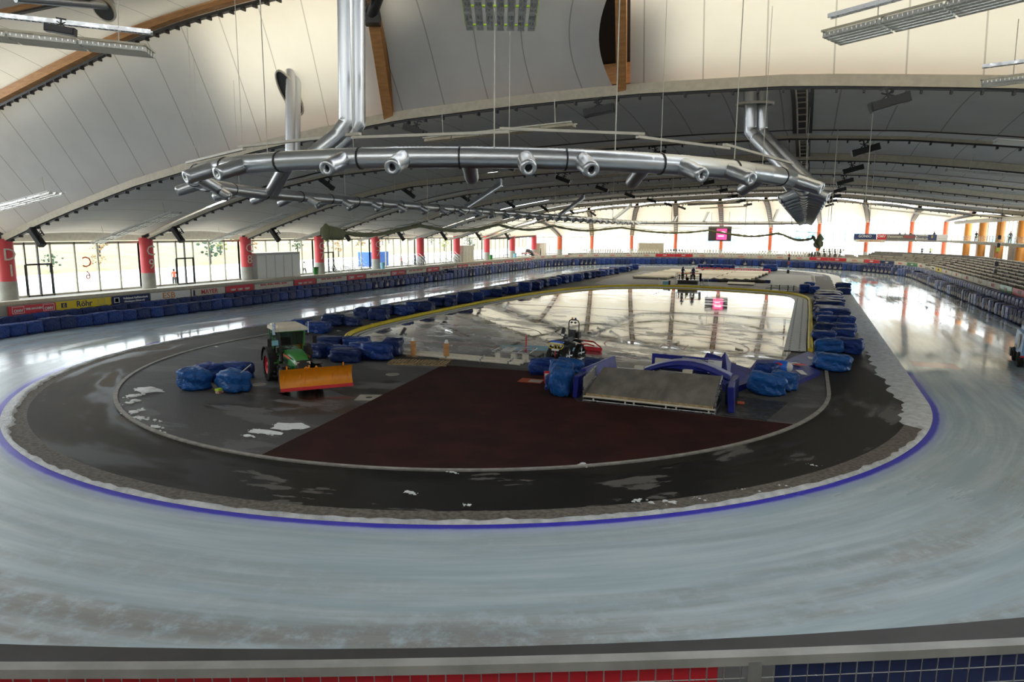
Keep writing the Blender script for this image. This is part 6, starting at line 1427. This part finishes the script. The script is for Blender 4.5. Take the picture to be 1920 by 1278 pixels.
# outside
def hillf(u, v):
    y = -60 + 330 * u; d = 78 + 70 * v; z = 1.9 + 8.6 * v ** .8 + .6 * sin(y * .13) * v + .5 * sin(y * .31 + v * 5) * v
    return Vector((-d - .03 * y, y, z))
struct('hillside', MB().grid(hillf, 60, 12), 'hill')
r_ = random.Random(3); kinds = ['bare brown bush', 'olive green bush', 'dark conifer']
for i in range(22):
    y = -20 + i * 9 + r_.uniform(-3, 3); d = r_.uniform(70, 95); kk = r_.randrange(3); h = r_.uniform(2.5, 5)
    vq = max(0, (d - .03 * y - 78) / 70 if 0 else (d - 78) / 70); d = max(d, 80); e = empty('tree', (-d - .03 * y, y - (4 if i == 3 else 0), hillf((y + 60) / 330, (d - 78) / 70).z - .15), kinds[kk] + ' on the slope outside the glazed wall', 'tree', 'slope trees, ' + kinds[kk])
    MB().cyl((0, 0, 0), (0, 0, h * .5), .16, n=6).build('trunk', 'dark', e)
    c_ = MB(); 
    for q in range(46): c_.ball((r_.gauss(0, .16) * h, r_.gauss(0, .2) * h, h * (.3 + .7 * r_.random())), h * r_.uniform(.03, .075), 5, (1, 1.3, .9))
    c_.build('crown', mat(kinds[kk], [(.28, .19, .1), (.17, .2, .06), (.04, .07, .04)][kk], .9, var=.4, scale=2, bump=.8), e)
for i, (x, y, w_, h_) in enumerate(((-12, 196, 26, 6.5), (30, 205, 30, 9), (70, 190, 24, 8), (-60, 190, 22, 7))):
    e = MB().box((0, 0, h_ / 2), (w_, 10, h_)).build('pale_building', mat('pale render', (.78, .74, .68), .8), label='pale long building outside the far windows, ' + ['behind the tan box wall', 'behind the video screen', 'behind the gallery end', 'behind the last red columns'][i], cat='building', loc=(x, y, 2.1))
    for k in range(int(w_ / 3.4)): MB().box((-w_ / 2 + 2 + k * 3.4, -5.02, h_ * .62), (2.4, .1, h_ * .32)).build('window', 'teal', e)
# ------------------------------------------------------------------ parapet and mesh railing before the camera
def arcstrip(r0, r1, z0, z1, a0=-84, a1=-42, n=40):
    A = [radians(a0 + (a1 - a0) * i / n) for i in range(n + 1)]; mb = MB(); m = n + 1
    V = [(r * cos(a), r * sin(a), z) for r, z in ((r0, z0), (r0, z1), (r1, z1), (r1, z0)) for a in A]
    return mb.add(V, [[q * m + i, q * m + i + 1, (q + 1) * m + i + 1, (q + 1) * m + i] for q in range(3) for i in range(n)], True)
struct('wall_parapet', arcstrip(40.58, 43.0, .0, 5.5), mat('dark parapet coping', (.045, .042, .045), .7, var=.2, scale=2))
struct('floor_stand', arcstrip(42.9, 50, 5.3, 5.55), 'concd')
e = empty('mesh_railing', (0, 0, 0), 'galvanised mesh railing running along the bottom edge of the picture', 'railing')
R_ = 43.25
A = [radians(-84 + 42 * i / 60) for i in range(61)]
def railsec(r, z, w_, h_):
    mb = MB(); m = 61; V = [(q * cos(a), q * sin(a), zz) for q, zz in ((r, z), (r + w_, z), (r + w_, z + h_), (r, z + h_)) for a in A]
    return mb.add(V, [[q * m + i, q * m + i + 1, ((q + 1) % 4) * m + i + 1, ((q + 1) % 4) * m + i] for q in range(4) for i in range(60)], False)
railsec(R_, 7.165, .045, .035).build('top_rail', 'railm', e); railsec(R_, 6.2, .05, .04).build('bottom_rail', 'railm', e)
mb = MB(); da = .062 / R_; i = 0; a = radians(-76)
while a < radians(-50): mb.cyl((R_ * cos(a) + .02 * cos(a), (R_ + .02) * sin(a), 6.2), ((R_ + .02) * cos(a), (R_ + .02) * sin(a), 7.17), .0028, n=4, cap=False); a += da
for z in [7.10 - .062 * k for k in range(12)]: mb.tube([((R_ + .02) * cos(b), (R_ + .02) * sin(b), z) for b in A], .0028, 4, cap=False)
mb.build('wire_mesh', 'steel', e)
for a in (-78, -70.6, -63.05, -55.5):
    a = radians(a); MB().box(((R_ + .02) * cos(a), (R_ + .02) * sin(a), 6.35), (.05, .05, 1.66), rz=a).build('railing_post', 'steel', e)
def banner(a0, a1, m_, lab):
    AA = [radians(a0 + (a1 - a0) * i / 24) for i in range(25)]; mb = MB(); r0 = R_ - .03
    V = [((r0 - .006 * q) * cos(a), (r0 - .006 * q) * sin(a), z) for q in (0, 1) for z in (6.25, 7.135) for a in AA]
    mb.add(V, [[0 + i, 1 + i, 26 + i, 25 + i] for i in range(24)] + [[50 + i, 75 + i, 76 + i, 51 + i] for i in range(24)] + [[25 + i, 26 + i, 76 + i, 75 + i] for i in range(24)], False)
    return mb.build('railing_banner', m_, label=lab, cat='banner')
b1 = banner(-75, -63.19, 'red', 'red banner tied behind the mesh railing at the bottom'); banner(-62.9, -50, 'navy', 'navy banner behind the mesh railing at the bottom right corner')
# text curves become plain meshes
dg = bpy.context.evaluated_depsgraph_get(); dg.update()
for o in [o for o in bpy.data.objects if o.type == 'FONT']:
    me = bpy.data.meshes.new_from_object(o.evaluated_get(dg)); q = bpy.data.objects.new(o.name, me); COL.objects.link(q)
    q.parent = o.parent; q.matrix_local = o.matrix_local.copy(); nm_ = o.name; bpy.data.objects.remove(o); q.name = nm_
